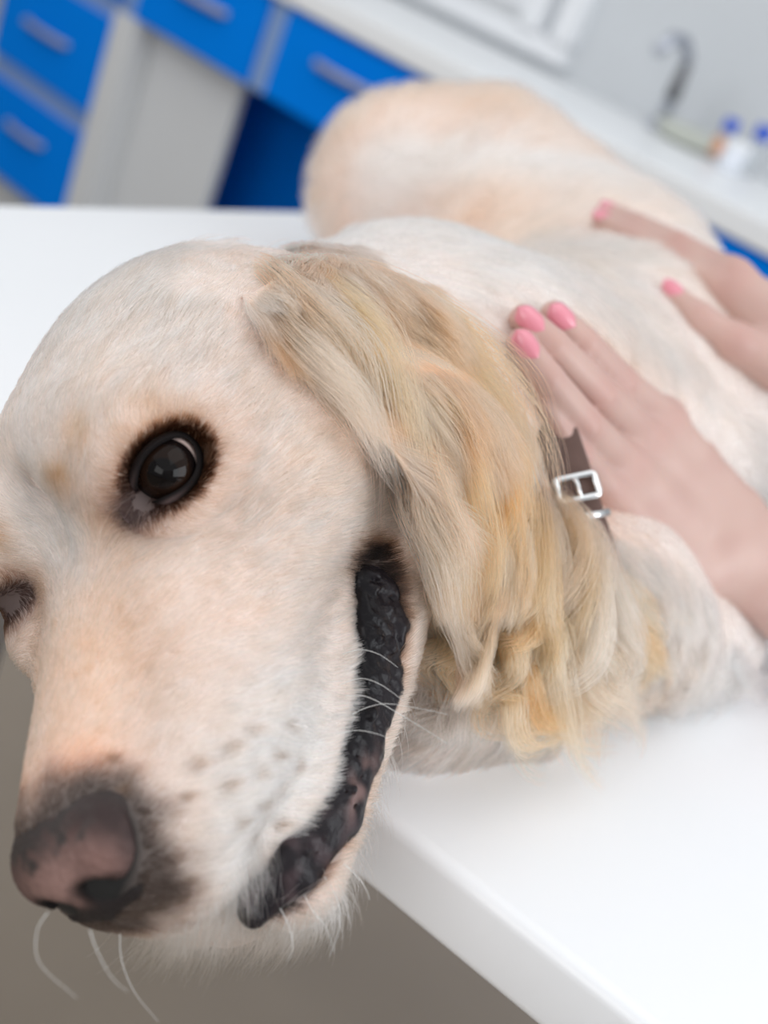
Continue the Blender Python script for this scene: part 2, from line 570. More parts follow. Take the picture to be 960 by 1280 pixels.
S.ell((1.3, -3.7, -1.5), (2.0, 1.45, 1.6), 0.8, frame=HEAD)                      # far cheek
S.ell((0.2, -3.9, 1.3), (2.0, 1.7, 1.45), 0.9, frame=HEAD)                        # far brow
# lower jaw
for s in (1, -1):
    S.cap((-3.5, 3.9 * s, -7.4), (7.4, 1.5 * s, -9.0), 2.2, 1.4, 1.2, frame=HEAD)
S.cap((-3.0, 0, -7.8), (6.6, 0, -9.3), 3.0, 1.6, 1.2, frame=HEAD)
# neck and trunk
S.cap(hw((-5.5, 0, -2.5)), at(560, 515, 51), 5.8, 6.4, 3.0)
S.cap(at(560, 515, 51), at(760, 550, 69), 6.4, 11.2, 4.0)
S.cap(at(760, 550, 69), at(725, 425, 79), 11.2, 9.6, 4.0)
S.cap(at(725, 425, 79), at(600, 275, 90), 9.6, 9.7, 4.0)
S.ell(at(520, 245, 87), (7.9, 7.9, 7.4), 2.0)                                 # hip
S.ell(at(520, 440, 54), (5.5, 5.5, 5.5), 1.2)                                 # shoulder
S.cap(hw((-8.0, 1.2, -2.6)), at(490, 425, 51), 4.2, 4.6, 2.0)
S.cap(at(550, 785, 41.5), at(745, 745, 50), 3.3, 4.3, 2.5)                      # throat on the table
S.cap(at(790, 775, 50), at(895, 800, 56.5), 3.0, 2.4, 2.0)
S.cap(at(520, 888, 42.3), at(650, 856, 45.6), 2.1, 2.5, 0.8)                    # foreleg under the chin


# eyes: sockets;  mouth: a groove along the lips
EYE_AX = unit(np.array([0.66, 0.72, 0.2]))
EYE_SURF = np.array([0.82, 3.9, 0.22])
EYE_C = EYE_SURF - EYE_AX * 0.80
EYE_R = 1.0
_a = np.array([-1.45, 2.05, -0.30]); _a = unit(_a - (_a @ EYE_AX) * EYE_AX)
_b = np.cross(_a, EYE_AX); _b = _b if _b[2] > 0 else -_b
MIR = np.array([1, -1, 1.0])
LIP_UP = np.array([(-.25, 4.75, -6.15), (.3, 4.64, -6.25), (1.37, 4.33, -6.78), (2.92, 4.1, -7.46), (4.56, 3.77, -8.11), (6.04, 3.35, -8.5), (7.58, 2.64, -8.16), (8.7, 1.9, -7.9)])
LIP_LOW = np.array([(-.59, 5.09, -6.48), (-.26, 5.21, -7.4), (.43, 4.97, -8.3), (1.9, 4.3, -9.1), (4.1, 3.7, -9.35), (5.93, 3.0, -9.65), (7.9, 2.5, -9.1), (9.0, 1.5, -8.6)])
LIP_MID = (LIP_UP + LIP_LOW) / 2
LIP_OUT = unit(np.array([0.25, 1.0, -0.35]))
LIP_R = [0.30, 0.55, 0.78, 0.78, 0.70, 0.72, 0.68, 0.50]
for m in (np.ones(3), MIR):
    ax = np.array([_a * m, _b * m, EYE_AX * m])
    S.ell((EYE_C + EYE_AX * (0.8 if m[1] > 0 else 0.3)) * m, (1.3, 0.92, 0.85), 0.35, axes=ax, op='s', frame=HEAD)
    S.chain([((p + LIP_OUT * 0.25) * m, r) for p, r in zip(LIP_MID, LIP_R)], 0.25, op='s', frame=HEAD)
S.ell((8.2, -0.9, -7.7), (1.35, 1.5, 1.2), 0.6, frame=HEAD)                   # front of the lips, far side


def dog_fn(P):
    d = dog_sdf(P)
    t = TABLE_Z + 0.15 - P[:, 2]                 # lies flat on the table where it touches it
    xy = (P[:, :2] - TABLE_C) @ np.array([TAB_U, TAB_V]).T
    inside = np.minimum(xy[:, 0], xy[:, 1])
    t = np.where(inside > -0.2, t, t - 6 * np.clip(-0.2 - inside, 0, 3))
    return np.maximum(d, t)



import time
_t0 = time.time()
TOC = lambda n: None
V, F = surface_nets(dog_fn, (-40, 15, 74), (50, 115, 120), 0.5 if PREVIEW == '1' else 0.25)
TOC('body mesh')
dog = empty('golden_retriever', (0.05, 0.6, 0.8))
tag(dog, 'cream golden retriever lying on the white table with its head over the edge', 'dog')


def set_color(ob, cols, name='tint'):
    at_ = ob.data.attributes.new(name, 'FLOAT_COLOR', 'POINT')
    c = np.ones((len(cols), 4), np.float32); c[:, :3] = cols
    at_.data.foreach_set('color', c.ravel())


# ---- coat colours (linear), plus a highlight painted on the hip
WHITE = np.array([0.80, 0.745, 0.71]); CREAM = np.array([0.84, 0.665, 0.585]); PEACH = np.array([0.86, 0.61, 0.485])
GOLD = np.array([0.90, 0.46, 0.30]); BROWN = np.array([0.20, 0.115, 0.07]); BLACK = np.array([0.022, 0.018, 0.018])
W_A, W_B, W_C = Waves(5.0, seed=1), Waves(1.3, seed=2), Waves(14.0, seed=3)


def seg_dist(P, pts):
    d = np.full(len(P), 1e9)
    for a, b in zip(pts[:-1], pts[1:]):
        ab = b - a
        h = np.clip((P - a) @ ab / (ab @ ab), 0, 1)
        d = np.minimum(d, np.linalg.norm(P - a - h[:, None] * ab, axis=1))
    return d


def blob(Q, c, r):
    return np.exp(-(((Q - np.asarray(c, float)) / np.asarray(r, float)) ** 2).sum(1))


def lerp(A, B, t):
    return A + (np.asarray(B) - A) * np.asarray(t)[:, None]


def eye_coords(Q):
    """fissure coordinates (along, up, out) of head points folded to the left side, cm"""
    q = Q - EYE_C
    return q @ _a, q @ _b, q @ EYE_AX


def fold(P):
    Q = wh(P); Q[:, 1] = np.abs(Q[:, 1]); return Q


def coat_color(P):
    Q = fold(P)
    n = W_A(P) * 0.5 + W_B(P) * 0.35
    c = np.tile(CREAM, (len(P), 1))
    c = lerp(c, WHITE, np.clip(0.35 + 0.3 * n, 0, 1))
    # head
    head = smoothstep(-13, -8, Q[:, 0])
    c = lerp(c, lerp(np.tile(CREAM, (len(P), 1)), WHITE, np.clip(0.25 + 0.25 * n, 0, 1)), head)
    c = lerp(c, PEACH, np.clip(0.95 * blob(Q, (5.0, 0.6, -1.6), (4.2, 2.6, 2.0)) + 0.15 * n, 0, 1) * head)
    c = lerp(c, PEACH, np.clip(0.5 * blob(Q, (-2.5, 5.2, -3.2), (3.5, 3, 2.0)), 0, 1))
    c = lerp(c, GOLD, np.clip(0.55 * blob(Q, (8.3, 1.0, -2.4), (1.0, 1.3, 0.9)), 0, 1))
    c = lerp(c, WHITE * 1.06, np.clip(1.3 * blob(Q, (6.2, 3.0, -6.4), (3.6, 2.2, 1.9)), 0, 1))
    c = lerp(c, WHITE * 1.04, np.clip(0.9 * blob(Q, (1.9, 0.3, 1.6), (1.4, 1.1, 2.6)), 0, 1))
    c = lerp(c, np.array([0.78, 0.55, 0.44]), np.clip(0.8 * blob(Q, (4, 3.4, -10.2), (6, 1.6, 1.0)), 0, 1))
    for cpt, rr_, kk in (((1.1, 2.7, 2.45), .55, .75), ((1.75, 1.55, 1.95), .5, .75), ((0.3, 4.3, 1.75), .75, .6), ((2.3, 1.7, 0.3), .7, .35)):
        c = lerp(c, np.array([0.60, 0.37, 0.22]), np.clip(kk * blob(Q, cpt, (rr_,) * 3) * (0.8 + 0.4 * n), 0, 1))
    # dark rims
    x, y, z = eye_coords(Q)
    e = np.sqrt((x / 1.45) ** 2 + ((y + .02) / 1.08) ** 2)
    near = (z > -0.5) & (z < 3)
    c = lerp(c, np.array([0.36, 0.215, 0.13]), near * (0.55 + 0.45 * smoothstep(-0.8, 0.5, y)) * np.clip(1.78 - e, 0, 1) ** 1.3 * np.clip(0.85 + 0.4 * n, 0.4, 1))
    c = lerp(c, BROWN * 0.7, near * smoothstep(1.10, 0.92, e))
    inner = np.exp(-((x + 1.3) / 0.85) ** 2 - ((y + 0.28) / 0.62) ** 2) * near
    c = lerp(c, np.array([0.11, 0.080, 0.076]), np.clip(inner * 1.25, 0, 0.95))
    nd = np.linalg.norm((Q - np.array([9.4, 0, -3.9])) / np.array([1.5, 2.1, 1.6]), axis=1)
    c = lerp(c, np.array([0.13, 0.105, 0.095]), smoothstep(1.62, 1.08, nd + 0.09 * n + 0.12 * (Q[:, 2] + 3.6) * (Q[:, 2] < -3.6) ))
    c = lerp(c, BLACK * 0.4, smoothstep(1.10, 0.97, nd))
    ld = seg_dist(Q, LIP_MID)
    c = lerp(c, np.array([0.26, 0.17, 0.12]), smoothstep(1.25, 0.72, ld) * 0.8 * smoothstep(2.2, 0.6, Q[:, 0] + 0.35 * (Q[:, 2] + 6.5)) * (Q[:, 0] > -1.8))
    c = lerp(c, np.array([0.05, 0.035, 0.03]), smoothstep(0.85, 0.5, ld) * (Q[:, 0] < 9.3))
    # whisker spots on the flew
    for (f, u) in [(8.0, -5.0), (7.3, -5.6), (6.5, -5.9), (7.7, -6.3), (6.9, -6.7), (6.0, -7.0), (5.6, -5.9), (8.4, -5.9), (8.2, -6.8), (7.2, -7.5), (8.6, -4.3), (7.9, -4.1), (7.2, -4.6), (6.5, -4.9), (8.7, -3.2), (8.0, -2.7)]:
        c = lerp(c, np.array([0.24, 0.17, 0.13]), 0.75 * np.exp(-(((Q[:, 0] - f) ** 2 + (Q[:, 2] - u) ** 2) / 0.16 ** 2)) * (Q[:, 1] > 0.5))
    # trunk
    c = lerp(c, GOLD * 1.05, np.clip(seg_w(P, RUFF, 5.0) * (0.42 + 0.36 * n), 0, 1) * (1 - head * (Q[:, 2] > -8.5)))
    c = lerp(c, PEACH, np.clip(0.35 + 0.4 * W_C(P), 0, 0.6) * (1 - head))
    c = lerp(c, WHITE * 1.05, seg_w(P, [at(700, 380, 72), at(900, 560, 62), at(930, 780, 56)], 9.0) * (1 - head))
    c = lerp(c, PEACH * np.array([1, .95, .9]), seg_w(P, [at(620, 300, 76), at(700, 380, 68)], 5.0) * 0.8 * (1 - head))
    c = lerp(c, PEACH, seg_w(P, [at(440, 150, 84), at(660, 150, 84)], 4.0) * 0.6)
    c = lerp(c, WHITE * 1.05, seg_w(P, [at(490, 205, 80), at(620, 195, 78), at(740, 235, 76)], 2.4) * 0.9)  # highlight of the hip crease, painted into the coat as a pale band
    c = lerp(c, WHITE, seg_w(P, [at(430, 330, 47), at(560, 350, 49)], 5.0) * 0.8 * (1 - head))
    return np.clip(c, 0.01, 0.95)


def seg_w(P, pts, r):
    return np.exp(-(seg_dist(P, [np.asarray(p) for p in pts]) / r) ** 2)


RUFF = [at(640, 660, 42), at(690, 790, 44), at(740, 870, 47)]
M_SKIN = mat_new('coat_skin', (0.72, 0.56, 0.42), 0.8, attr='tint')
body = mesh_from('body', V, F, M_SKIN, dog)
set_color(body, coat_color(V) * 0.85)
TOC('body colour')

# ---- eyes
M_EYE = mat_new('wet_eye', (0.02, 0.01, 0.01), 0.04, spec=0.22, attr='tint', ior=1.38)
M_LID = mat_new('dark_eyelid', (0.03, 0.02, 0.02), 0.7, spec=0.03, attr='tint', bump=(900, 0.25, 0.0004))


def grid_mesh(name, rows, mat, parent, cols=None, close_u=False, smooth=True):
    """rows: array (n, m, 3) in cm"""
    n, m = rows.shape[:2]
    Vv = rows.reshape(-1, 3); Ff = []
    for i in range(n - 1):
        for j in range(m if close_u else m - 1):
            k = (j + 1) % m
            Ff.append((i * m + j, i * m + k, (i + 1) * m + k, (i + 1) * m + j))
    o = mesh_from(name, Vv, Ff, mat, parent, smooth)
    if cols is not None: set_color(o, cols.reshape(-1, 3))
    return o


GAZE = unit(EYE_AX + _a * -0.27 + _b * -0.06)
for side, m in ((1, np.ones(3)), (-1, MIR)):
    # eyeball: rings around the gaze
    g1 = unit(np.cross(GAZE, [0, 0, 1.0])); g2 = np.cross(GAZE, g1)
    ph = np.linspace(0, np.pi * 0.62, 40); th = np.linspace(0, 2 * np.pi, 48, endpoint=False)
    PH, TH = np.meshgrid(ph, th, indexing='ij')
    rad = EYE_R + 0.10 * np.exp(-(PH / 0.42) ** 2)
    d = np.cos(PH)[..., None] * GAZE + np.sin(PH)[..., None] * (np.cos(TH)[..., None] * g1 + np.sin(TH)[..., None] * g2)
    pts = EYE_C + d * rad[..., None] - EYE_AX * (0.0 if side > 0 else 0.6)
    deg = np.degrees(PH)
    c = np.tile(np.array([0.004, 0.003, 0.003]), PH.shape + (1,))
    iris = np.array([0.012, 0.006, 0.004]); sclera = np.array([0.58, 0.44, 0.40])
    t = smoothstep(22, 27, deg)[..., None]; c = c + (iris - c) * t
    t = smoothstep(44, 52, deg)[..., None]; c = c + (np.array([0.006, 0.004, 0.004]) - c) * t
    t = smoothstep(*((63, 68) if side > 0 else (84, 90)), deg)[..., None]; c = c + (sclera - c) * t
    o = grid_mesh('eye', hw(pts.reshape(-1, 3) * m).reshape(pts.shape), M_EYE, dog, c, True)
    # eyelids
    th = np.linspace(0, 2 * np.pi, 72, endpoint=False); sv = np.linspace(0, 1, 12)
    rows, cols = [], []
    ct, st = np.cos(th), np.sin(th)
    low_in = np.clip(-(ct * 0.94 + st * 0.34), 0, 1) ** 3 * (1.0 if side > 0 else 0.0)
    for sct in sv:
        k = 1.0 + sct * (0.30 + 0.50 * low_in)
        x = ct * 0.93 * k - 0.22 * np.clip(-ct, 0, 1) ** 4
        y = st * np.where(st > 0, 0.59, 0.68) * (1 + sct * (0.38 + 0.5 * low_in)) - 0.22 * np.clip(-ct, 0, 1) ** 4 + 0.10 * np.clip(ct, 0, 1) ** 3
        rr = np.sqrt(np.clip((EYE_R + 0.03) ** 2 - x ** 2 * 0.80 - y ** 2 * 0.80, 0.06, None))
        lift = 0.11 * math.sin(min(1, sct * 1.6) * math.pi * 0.6) + 0.13 * np.clip(st, 0, 1) * sct - 0.34 * max(0, sct - 0.6) ** 1.2 * (1 - low_in) + 0.12 * low_in * sct
        p = EYE_C - EYE_AX * (0.0 if side > 0 else 0.55) + x[:, None] * _a + y[:, None] * _b + (rr + lift)[:, None] * EYE_AX
        rows.append(hw(p * m))
        cc = np.tile(np.array([0.012, 0.010, 0.010]), (len(th), 1))
        cc = lerp(cc, np.array([0.10, 0.070, 0.068]), np.clip(low_in * 2.2, 0, 1) * smoothstep(0.10, 0.45, np.full(len(th), sct)))
        cc = lerp(cc, np.array([0.022, 0.015, 0.013]), np.full(len(th), smoothstep(0.5, 1, sct) * 0.8) * (1 - np.clip(low_in * 2, 0, 1)))
        cols.append(cc if side > 0 else np.tile(np.array([0.16, 0.10, 0.07]), (len(th), 1)))
    grid_mesh('eyelid', np.array(rows), M_LID, dog, np.array(cols), True)

# ---- nose leather
nz = SDF()
nz.ell((9.45, 0, -3.55), (1.35, 1.75, 1.45), 0.3)
for s in (1, -1):
    nz.ell((9.35, 1.25 * s, -3.75), (1.15, 1.0, 1.10), 0.5)
    nz.ell((9.5, 1.05 * s, -4.75), (1.0, 0.9, 0.75), 0.4)
nz.ell((9.7, 0, -4.8), (0.95, 1.2, 1.0), 0.4)
for s in (1, -1):
    nz.cap((10.85, 0.80 * s, -4.15), (9.7, 1.05 * s, -4.25), 0.40, 0.30, 0.25, 's')
    nz.chain([((10.5, 1.0 * s, -4.5), .17), ((10.1, 1.75 * s, -4.55), .17), ((9.6, 2.2 * s, -4.15), .15), ((9.0, 2.25 * s, -3.3), .12)], 0.18, op='s')
nz.cap((10.95, 0, -4.3), (10.7, 0, -6.0), 0.09, 0.12, 0.18, 's')
nv, nf = surface_nets(nz, (7.6, -2.9, -6.4), (11.4, 2.9, -1.6), 0.07)
g = nz.grad(nv)
wn, wn2 = Waves(0.16, 20, 5), Waves(0.5, 14, 6)
nv2 = nv + g * (np.clip(wn(nv), -1, 1) * 0.012)[:, None]
nc = np.tile(np.array([0.085, 0.052, 0.048]), (len(nv), 1))
nc = lerp(nc, np.array([0.27, 0.165, 0.145]), np.clip(1.1 * blob(nv, (10.6, 0.3, -3.3), (1.2, 1.2, 0.85)) + 0.12 * wn2(nv), 0, 1))
nc = lerp(nc, np.array([0.20, 0.115, 0.10]), np.clip(blob(nv, (10.2, 1.6, -3.5), (0.6, 0.5, 0.6)), 0, 1))
dn = np.minimum(seg_dist(np.abs(nv) * [1, 1, -1], [np.array([10.7, .85, -4.2]), np.array([9.8, 1.05, -4.25])]), 9)
nc = lerp(nc, BLACK * 0.3, smoothstep(0.85, 0.42, dn))
nc = lerp(nc, np.array([0.03, 0.022, 0.022]), smoothstep(0.9, 1.7, nv[:, 1]) * smoothstep(10.4, 9.6, nv[:, 0]) * 0.8)
nc = lerp(nc, BLACK, smoothstep(-4.1, -4.7, nv[:, 2]))
nc = lerp(nc, np.array([0.05, 0.042, 0.040]), np.maximum(smoothstep(9.5, 8.7, nv[:, 0]), smoothstep(-3.0, -2.3, nv[:, 2] + 0.15 * wn2(nv))))
M_NOSE = mat_new('nose_leather', (0.1, 0.06, 0.06), 0.55, spec=0.15, attr='tint', bump=(700, 0.35, 0.0006))
o = mesh_from('nose', hw(nv2), nf, M_NOSE, dog); set_color(o, nc)
TOC('nose')

# ---- lips: dark folded skin in the mouth groove
M_LIP = mat_new('black_lip', (0.02, 0.016, 0.018), 0.28, spec=0.16, attr='tint', bump=(260, 0.6, 0.0012))
lp = SDF()
_core = [(p * 0.62 + q * 0.38 - LIP_OUT * 0.38, r * 1.12) for p, q, r in zip(LIP_LOW, LIP_UP, LIP_R)]
lp.chain(_core, 0.3, squash=(LIP_OUT, 0.55))
lp.chain([(q + np.array([0, -0.1, .05]) - LIP_OUT * 0.25, .30) for q in LIP_LOW[1:]], 0.35)
r3 = np.random.default_rng(11)
for k in range(46):                              # crenellated folds towards the corner
    t = r3.uniform(0.35, 4.6) if k < 34 else r3.uniform(4.6, 6.6)
    i = int(t); fr = t - i
    up = LIP_UP[i] * (1 - fr) + LIP_UP[i + 1] * fr; lo = LIP_LOW[i] * (1 - fr) + LIP_LOW[i + 1] * fr
    w = r3.uniform(0.25, 0.72)
    p = up * (1 - w) + lo * w - LIP_OUT * r3.uniform(0.02, 0.2)
    sz = r3.uniform(0.10, 0.24)
    ax = unit(np.array([LIP_LOW[i + 1] - LIP_LOW[i], lo - up, LIP_OUT]) + r3.normal(size=(3, 3)) * 0.25)
    lp.ell(p, (sz * r3.uniform(.8, 1.2), sz * r3.uniform(1.0, 1.9), sz), 0.10)
for k in range(26):                              # creases
    t = r3.uniform(0.5, 6.4); i = int(t); fr = t - i
    up = LIP_UP[i] * (1 - fr) + LIP_UP[i + 1] * fr; lo = LIP_LOW[i] * (1 - fr) + LIP_LOW[i + 1] * fr
    a_, b_ = sorted(r3.uniform(0.15, 0.85, 2))
    jit = r3.normal(size=(2, 3)) * 0.12
    lp.cap(up * (1 - a_) + lo * a_ + jit[0], up * (1 - b_) + lo * b_ + jit[1], 0.05, 0.05, 0.08, 's')
lv, lf = surface_nets(lp, (-1.8, 0.6, -11), (10, 6.4, -5.2), 0.075)
ll = Waves(0.7, 14, 8)
_lg = lp.grad(lv)
lv = lv + _lg * (np.clip(Waves(0.6, 16, 18)(lv), -1.2, 1.2) * 0.034 * smoothstep(6.0, 3.0, lv[:, 0]))[:, None]
up_w = smoothstep(0.25, 0.75, seg_dist(lv, LIP_LOW) / (seg_dist(lv, LIP_LOW) + seg_dist(lv, LIP_UP) + 1e-6))
lc = np.tile(np.array([0.016, 0.013, 0.015]), (len(lv), 1))
lc = lerp(lc, np.array([0.006, 0.005, 0.006]), up_w * smoothstep(5.5, 4, lv[:, 0]))
lc = lerp(lc, np.array([0.085, 0.058, 0.062]), np.clip(smoothstep(4.5, 6.2, lv[:, 0]) * (0.05 + 0.25 * ll(lv)), 0, 1))
lc = lerp(lc, np.array([0.32, 0.20, 0.18]), np.clip(blob(lv, (5.2, 3.3, -9.1), (0.8, 0.8, 0.35)) * (0.2 + 0.4 * ll(lv)), 0, 0.5))
for m in (np.ones(3), MIR):
    fl = lf if m[1] > 0 else lf[(lv[lf[:, 0], 0] < 6.4)][:, ::-1]      # the far lip is tucked in at the front
    o = mesh_from('lip', hw(lv * m), fl, M_LIP, dog); set_color(o, lc)
TOC('lips')

# ---- ear flap
EAR = np.array([[at(*q) for q in row] for row in (
    ((292, 366, 36.6), (356, 326, 40.8), (432, 322, 44.6), (502, 338, 47.5)),
    ((312, 380, 33.4), (372, 336, 35.6), (450, 338, 38.8), (530, 362, 42.0)),
    ((398, 462, 32.6), (450, 425, 34.4), (520, 402, 37.2), (592, 430, 40.2)),
    ((468, 542, 33.2), (518, 520, 34.5), (585, 500, 36.6), (648, 520, 39.4)),
    ((505, 630, 33.9), (548, 610, 34.9), (605, 605, 36.8), (655, 615, 38.9)),
    ((538, 715, 34.8), (566, 705, 35.4), (604, 705, 36.6), (638, 695, 38.0)),
    ((560, 782, 35.8), (570, 783, 36.0), (585, 778, 36.4), (600, 770, 36.9)))])


def bspline(P, u, v):
    """interpolating Catmull-Rom over an (n, m, 3) net"""
    def cr(A, t):
        n = len(A); i = np.clip(np.floor(t).astype(int), 0, n - 2); f = (t - i)[:, None]
        f = f.reshape((-1,) + (1,) * (A.ndim - 1))
        g = lambda k: A[np.clip(k, 0, n - 1)]
        p0, p1, p2, p3 = g(i - 1), g(i), g(i + 1), g(i + 2)
        return 0.5 * ((2 * p1) + (-p0 + p2) * f + (2 * p0 - 5 * p1 + 4 * p2 - p3) * f ** 2 + (-p0 + 3 * p1 - 3 * p2 + p3) * f ** 3)
    A = cr(P, v * (P.shape[0] - 1))
    return cr(A.transpose(1, 0, 2), u * (P.shape[1] - 1)).transpose(1, 0, 2)


_u1 = np.linspace(0, 1, 40); _v1 = np.linspace(0, 1, 64)
EG = bspline(EAR, _u1, _v1)
du = np.gradient(EG, axis=1); dv = np.gradient(EG, axis=0)
EN = unit(np.cross(du, dv)); EN *= np.sign(((CAM - EG) * EN).sum(-1).mean())
wv = Waves(4.5, 12, 21)
EG = EG + EN * (wv(EG.reshape(-1, 3)).reshape(EG.shape[:2]) * 0.22)[..., None]
thick = 0.55 * np.sin(np.clip(_u1, 0.0, 1.0) * np.pi)[None, :, None] ** 0.5 * (1 - 0.6 * _v1[:, None, None]) + 0.06
front = EG; back = EG - EN * thick
ring = np.concatenate([front, back[:, ::-1]], 1)
ec = lerp(np.tile(GOLD, (ring.shape[0] * ring.shape[1], 1)), PEACH, np.full(ring.shape[0] * ring.shape[1], 0.4)) * 0.62
ec = np.tile(np.array([0.56, 0.42, 0.31]), (len(ec), 1))
ec = lerp(ec, CREAM * 0.85, np.repeat(smoothstep(0.34, 0.12, _v1), ring.shape[1]))
ear = grid_mesh('ear', ring, M_SKIN, dog, ec.reshape(ring.shape), True)
TOC('ear')


def cast(px, py, fn=dog_fn, d0=15, d1=130, off=0.0):
    r = ray(px, py); d = d0
    for _ in range(200):
        v = float(fn((CAM + r * d)[None])[0]) - off
        if v < 0.004: return CAM + r * d
        d += min(max(v * 0.6, 0.003), 1.0)
        if d > d1: return None
    return CAM + r * d


# ---- hands first (the coat is pressed flat under them)
def P3(px, py, d):
    return at(px, py, d)


hand_b = SDF(); hand_a = SDF()
FING_B = {
    'index': [((693, 394, 45.0), .60), ((730, 430, 45.6), .68), ((774, 477, 47.6), .76), ((828, 524, 51.0), .88)],
    'middle': [((655, 399, 43.7), .60), ((690, 433, 44.0), .70), ((748, 493, 46.0), .78), ((803, 547, 50.0), .90)],
    'ring': [((651, 429, 42.9), .58), ((683, 474, 43.2), .68), ((730, 531, 44.9), .76), ((780, 582, 48.6), .86)],
    'little': [((680, 500, 43.4), .34), ((701, 537, 44.0), .42), ((725, 568, 45.0), .50), ((760, 612, 47.6), .66)]}
for nm, ch in FING_B.items():
    hand_b.chain([(P3(*p), r) for p, r in ch], 0.12)
WR_B = [((918, 640, 54.0), 1.15), ((905, 668, 53.6), 1.3), ((890, 692, 53.0), 1.3), ((868, 716, 52.0), 1.15)]
for (nm, ch), w in zip(FING_B.items(), WR_B):
    hand_b.cap(P3(*ch[-1][0]), P3(*w[0]), ch[-1][1] * 0.98, w[1], 0.9)
for a_, b_ in zip(WR_B[:-1], WR_B[1:]):
    hand_b.cap(P3(*a_[0]), P3(*b_[0]), a_[1], b_[1], 0.9)
hand_b.chain([(P3(905, 620, 55.5), 1.2), (P3(868, 572, 56.0), 1.0), (P3(836, 545, 55.5), .8), (P3(805, 520, 54.4), .6)], 0.5)
hand_b.cap(P3(893, 680, 53.2), P3(1010, 745, 54.5), 2.25, 2.5, 1.0, squash=(WM @ np.array([0.1, 0.2, 1.0]), 0.82))
hand_b.cap(P3(1010, 745, 54.5), P3(1230, 850, 58), 2.45, 3.6, 1.2)
hand_b.cap(P3(1230, 850, 58), P3(1500, 560, 78), 3.7, 4.6, 1.2)
FING_A = {
    'index': [((757, 265, 67.6), .58), ((797, 282, 65.6), .68), ((846, 307, 63.0), .80), ((915, 348, 60.2), .95)],
    'middle': [((751, 275, 67.0), .56), ((795, 296, 65.0), .66), ((848, 326, 62.4), .78), ((912, 366, 59.8), .90)],
    'ring': [((772, 268, 69.3), .56), ((812, 288, 67.2), .66), ((860, 316, 64.8), .74), ((930, 360, 62.0), .86)],
    'little': [((800, 284, 69.6), .5), ((832, 299, 68.0), .56), ((880, 326, 66.0), .66), ((950, 370, 63.4), .8)]}
for nm, ch in FING_A.items():
    hand_a.chain([(P3(*p), r) for p, r in ch], 0.15)
for ch, w in zip(FING_A.values(), [(978, 405, 59.0), (972, 425, 58.6), (985, 405, 61.0), (995, 410, 62.5)]):
    hand_a.cap(P3(*ch[-1][0]), P3(*w), ch[-1][1], 1.35, 0.9)
hand_a.chain([(P3(838, 364, 57.6), .55), (P3(874, 398, 56.9), .72), (P3(918, 428, 57.0), .95), (P3(975, 455, 58.0), 1.5)], 0.5)
hand_a.cap(P3(980, 430, 59.5), P3(1090, 490, 60.5), 2.1, 2.5, 1.0)
hand_a.cap(P3(1090, 490, 60.5), P3(1330, 560, 66), 2.5, 3.7, 1.2)
hand_a.cap(P3(1330, 560, 66), P3(1560, 330, 88), 3.7, 4.6, 1.2)


def hands_fn(P):
    return np.minimum(hand_a(P), hand_b(P))


# ---- coat: strands grown on the body surface, combed by a direction field
M_FUR = bpy.data.materials.new('coat_hair'); M_FUR.use_nodes = True
nt = M_FUR.node_tree; bs = nt.nodes['Principled BSDF']
an = nt.nodes.new('ShaderNodeAttribute'); an.attribute_name = 'tint'
nt.nodes.remove(bs)
ph = nt.nodes.new('ShaderNodeBsdfHairPrincipled'); ph.model = 'CHIANG'; ph.parametrization = 'COLOR'
ph.inputs['Roughness'].default_value = 0.42
ph.inputs['Radial Roughness'].default_value = 0.7
ph.inputs['IOR'].default_value = 1.28
nt.links.new(an.outputs['Color'], ph.inputs['Color'])
nt.links.new(ph.outputs['BSDF'], nt.nodes['Material Output'].inputs['Surface'])


def tri_of(F):
    return np.concatenate([F[:, [0, 1, 2]], F[:, [0, 2, 3]]])


def vert_normals(V, T):
    fn_ = np.cross(V[T[:, 1]] - V[T[:, 0]], V[T[:, 2]] - V[T[:, 0]])
    N = np.zeros_like(V)
    for k in range(3):
        for d in range(3):
            N[:, d] += np.bincount(T[:, k], fn_[:, d], len(V))
    return unit(N), np.linalg.norm(fn_, axis=1) / 2


def scatter(V, T, VN, weight, n, rng):
    """n roots on triangles T with probability proportional to weight"""
    cw = np.cumsum(weight); t = np.searchsorted(cw, rng.uniform(0, cw[-1], n))
    a, b = rng.uniform(size=(2, n)); m = a + b > 1; a[m], b[m] = 1 - a[m], 1 - b[m]
    w = np.stack([1 - a - b, a, b], 1)[..., None]
    return (V[T[t]] * w).sum(1), unit((VN[T[t]] * w).sum(1))


def clump_ids(P, cell, seed):
    base = np.floor(P / cell).astype(np.int64)
    best = np.full(len(P), 1e9); bid = np.zeros(len(P), np.int64)
    for dx in (-1, 0, 1):
        for dy in (-1, 0, 1):
            for dz in (-1, 0, 1):
                c = base + [dx, dy, dz]
                h = (c[:, 0] * 73856093) ^ (c[:, 1] * 19349663) ^ (c[:, 2] * 83492791) ^ seed
                j = np.stack([((h >> s) & 1023) / 1023.0 for s in (3, 11, 19)], 1)
                d = (((c + j) * cell - P) ** 2).sum(1)
                m = d < best
                best[m] = d[m]; bid[m] = h[m]
    return np.unique(bid, return_inverse=True)[1]


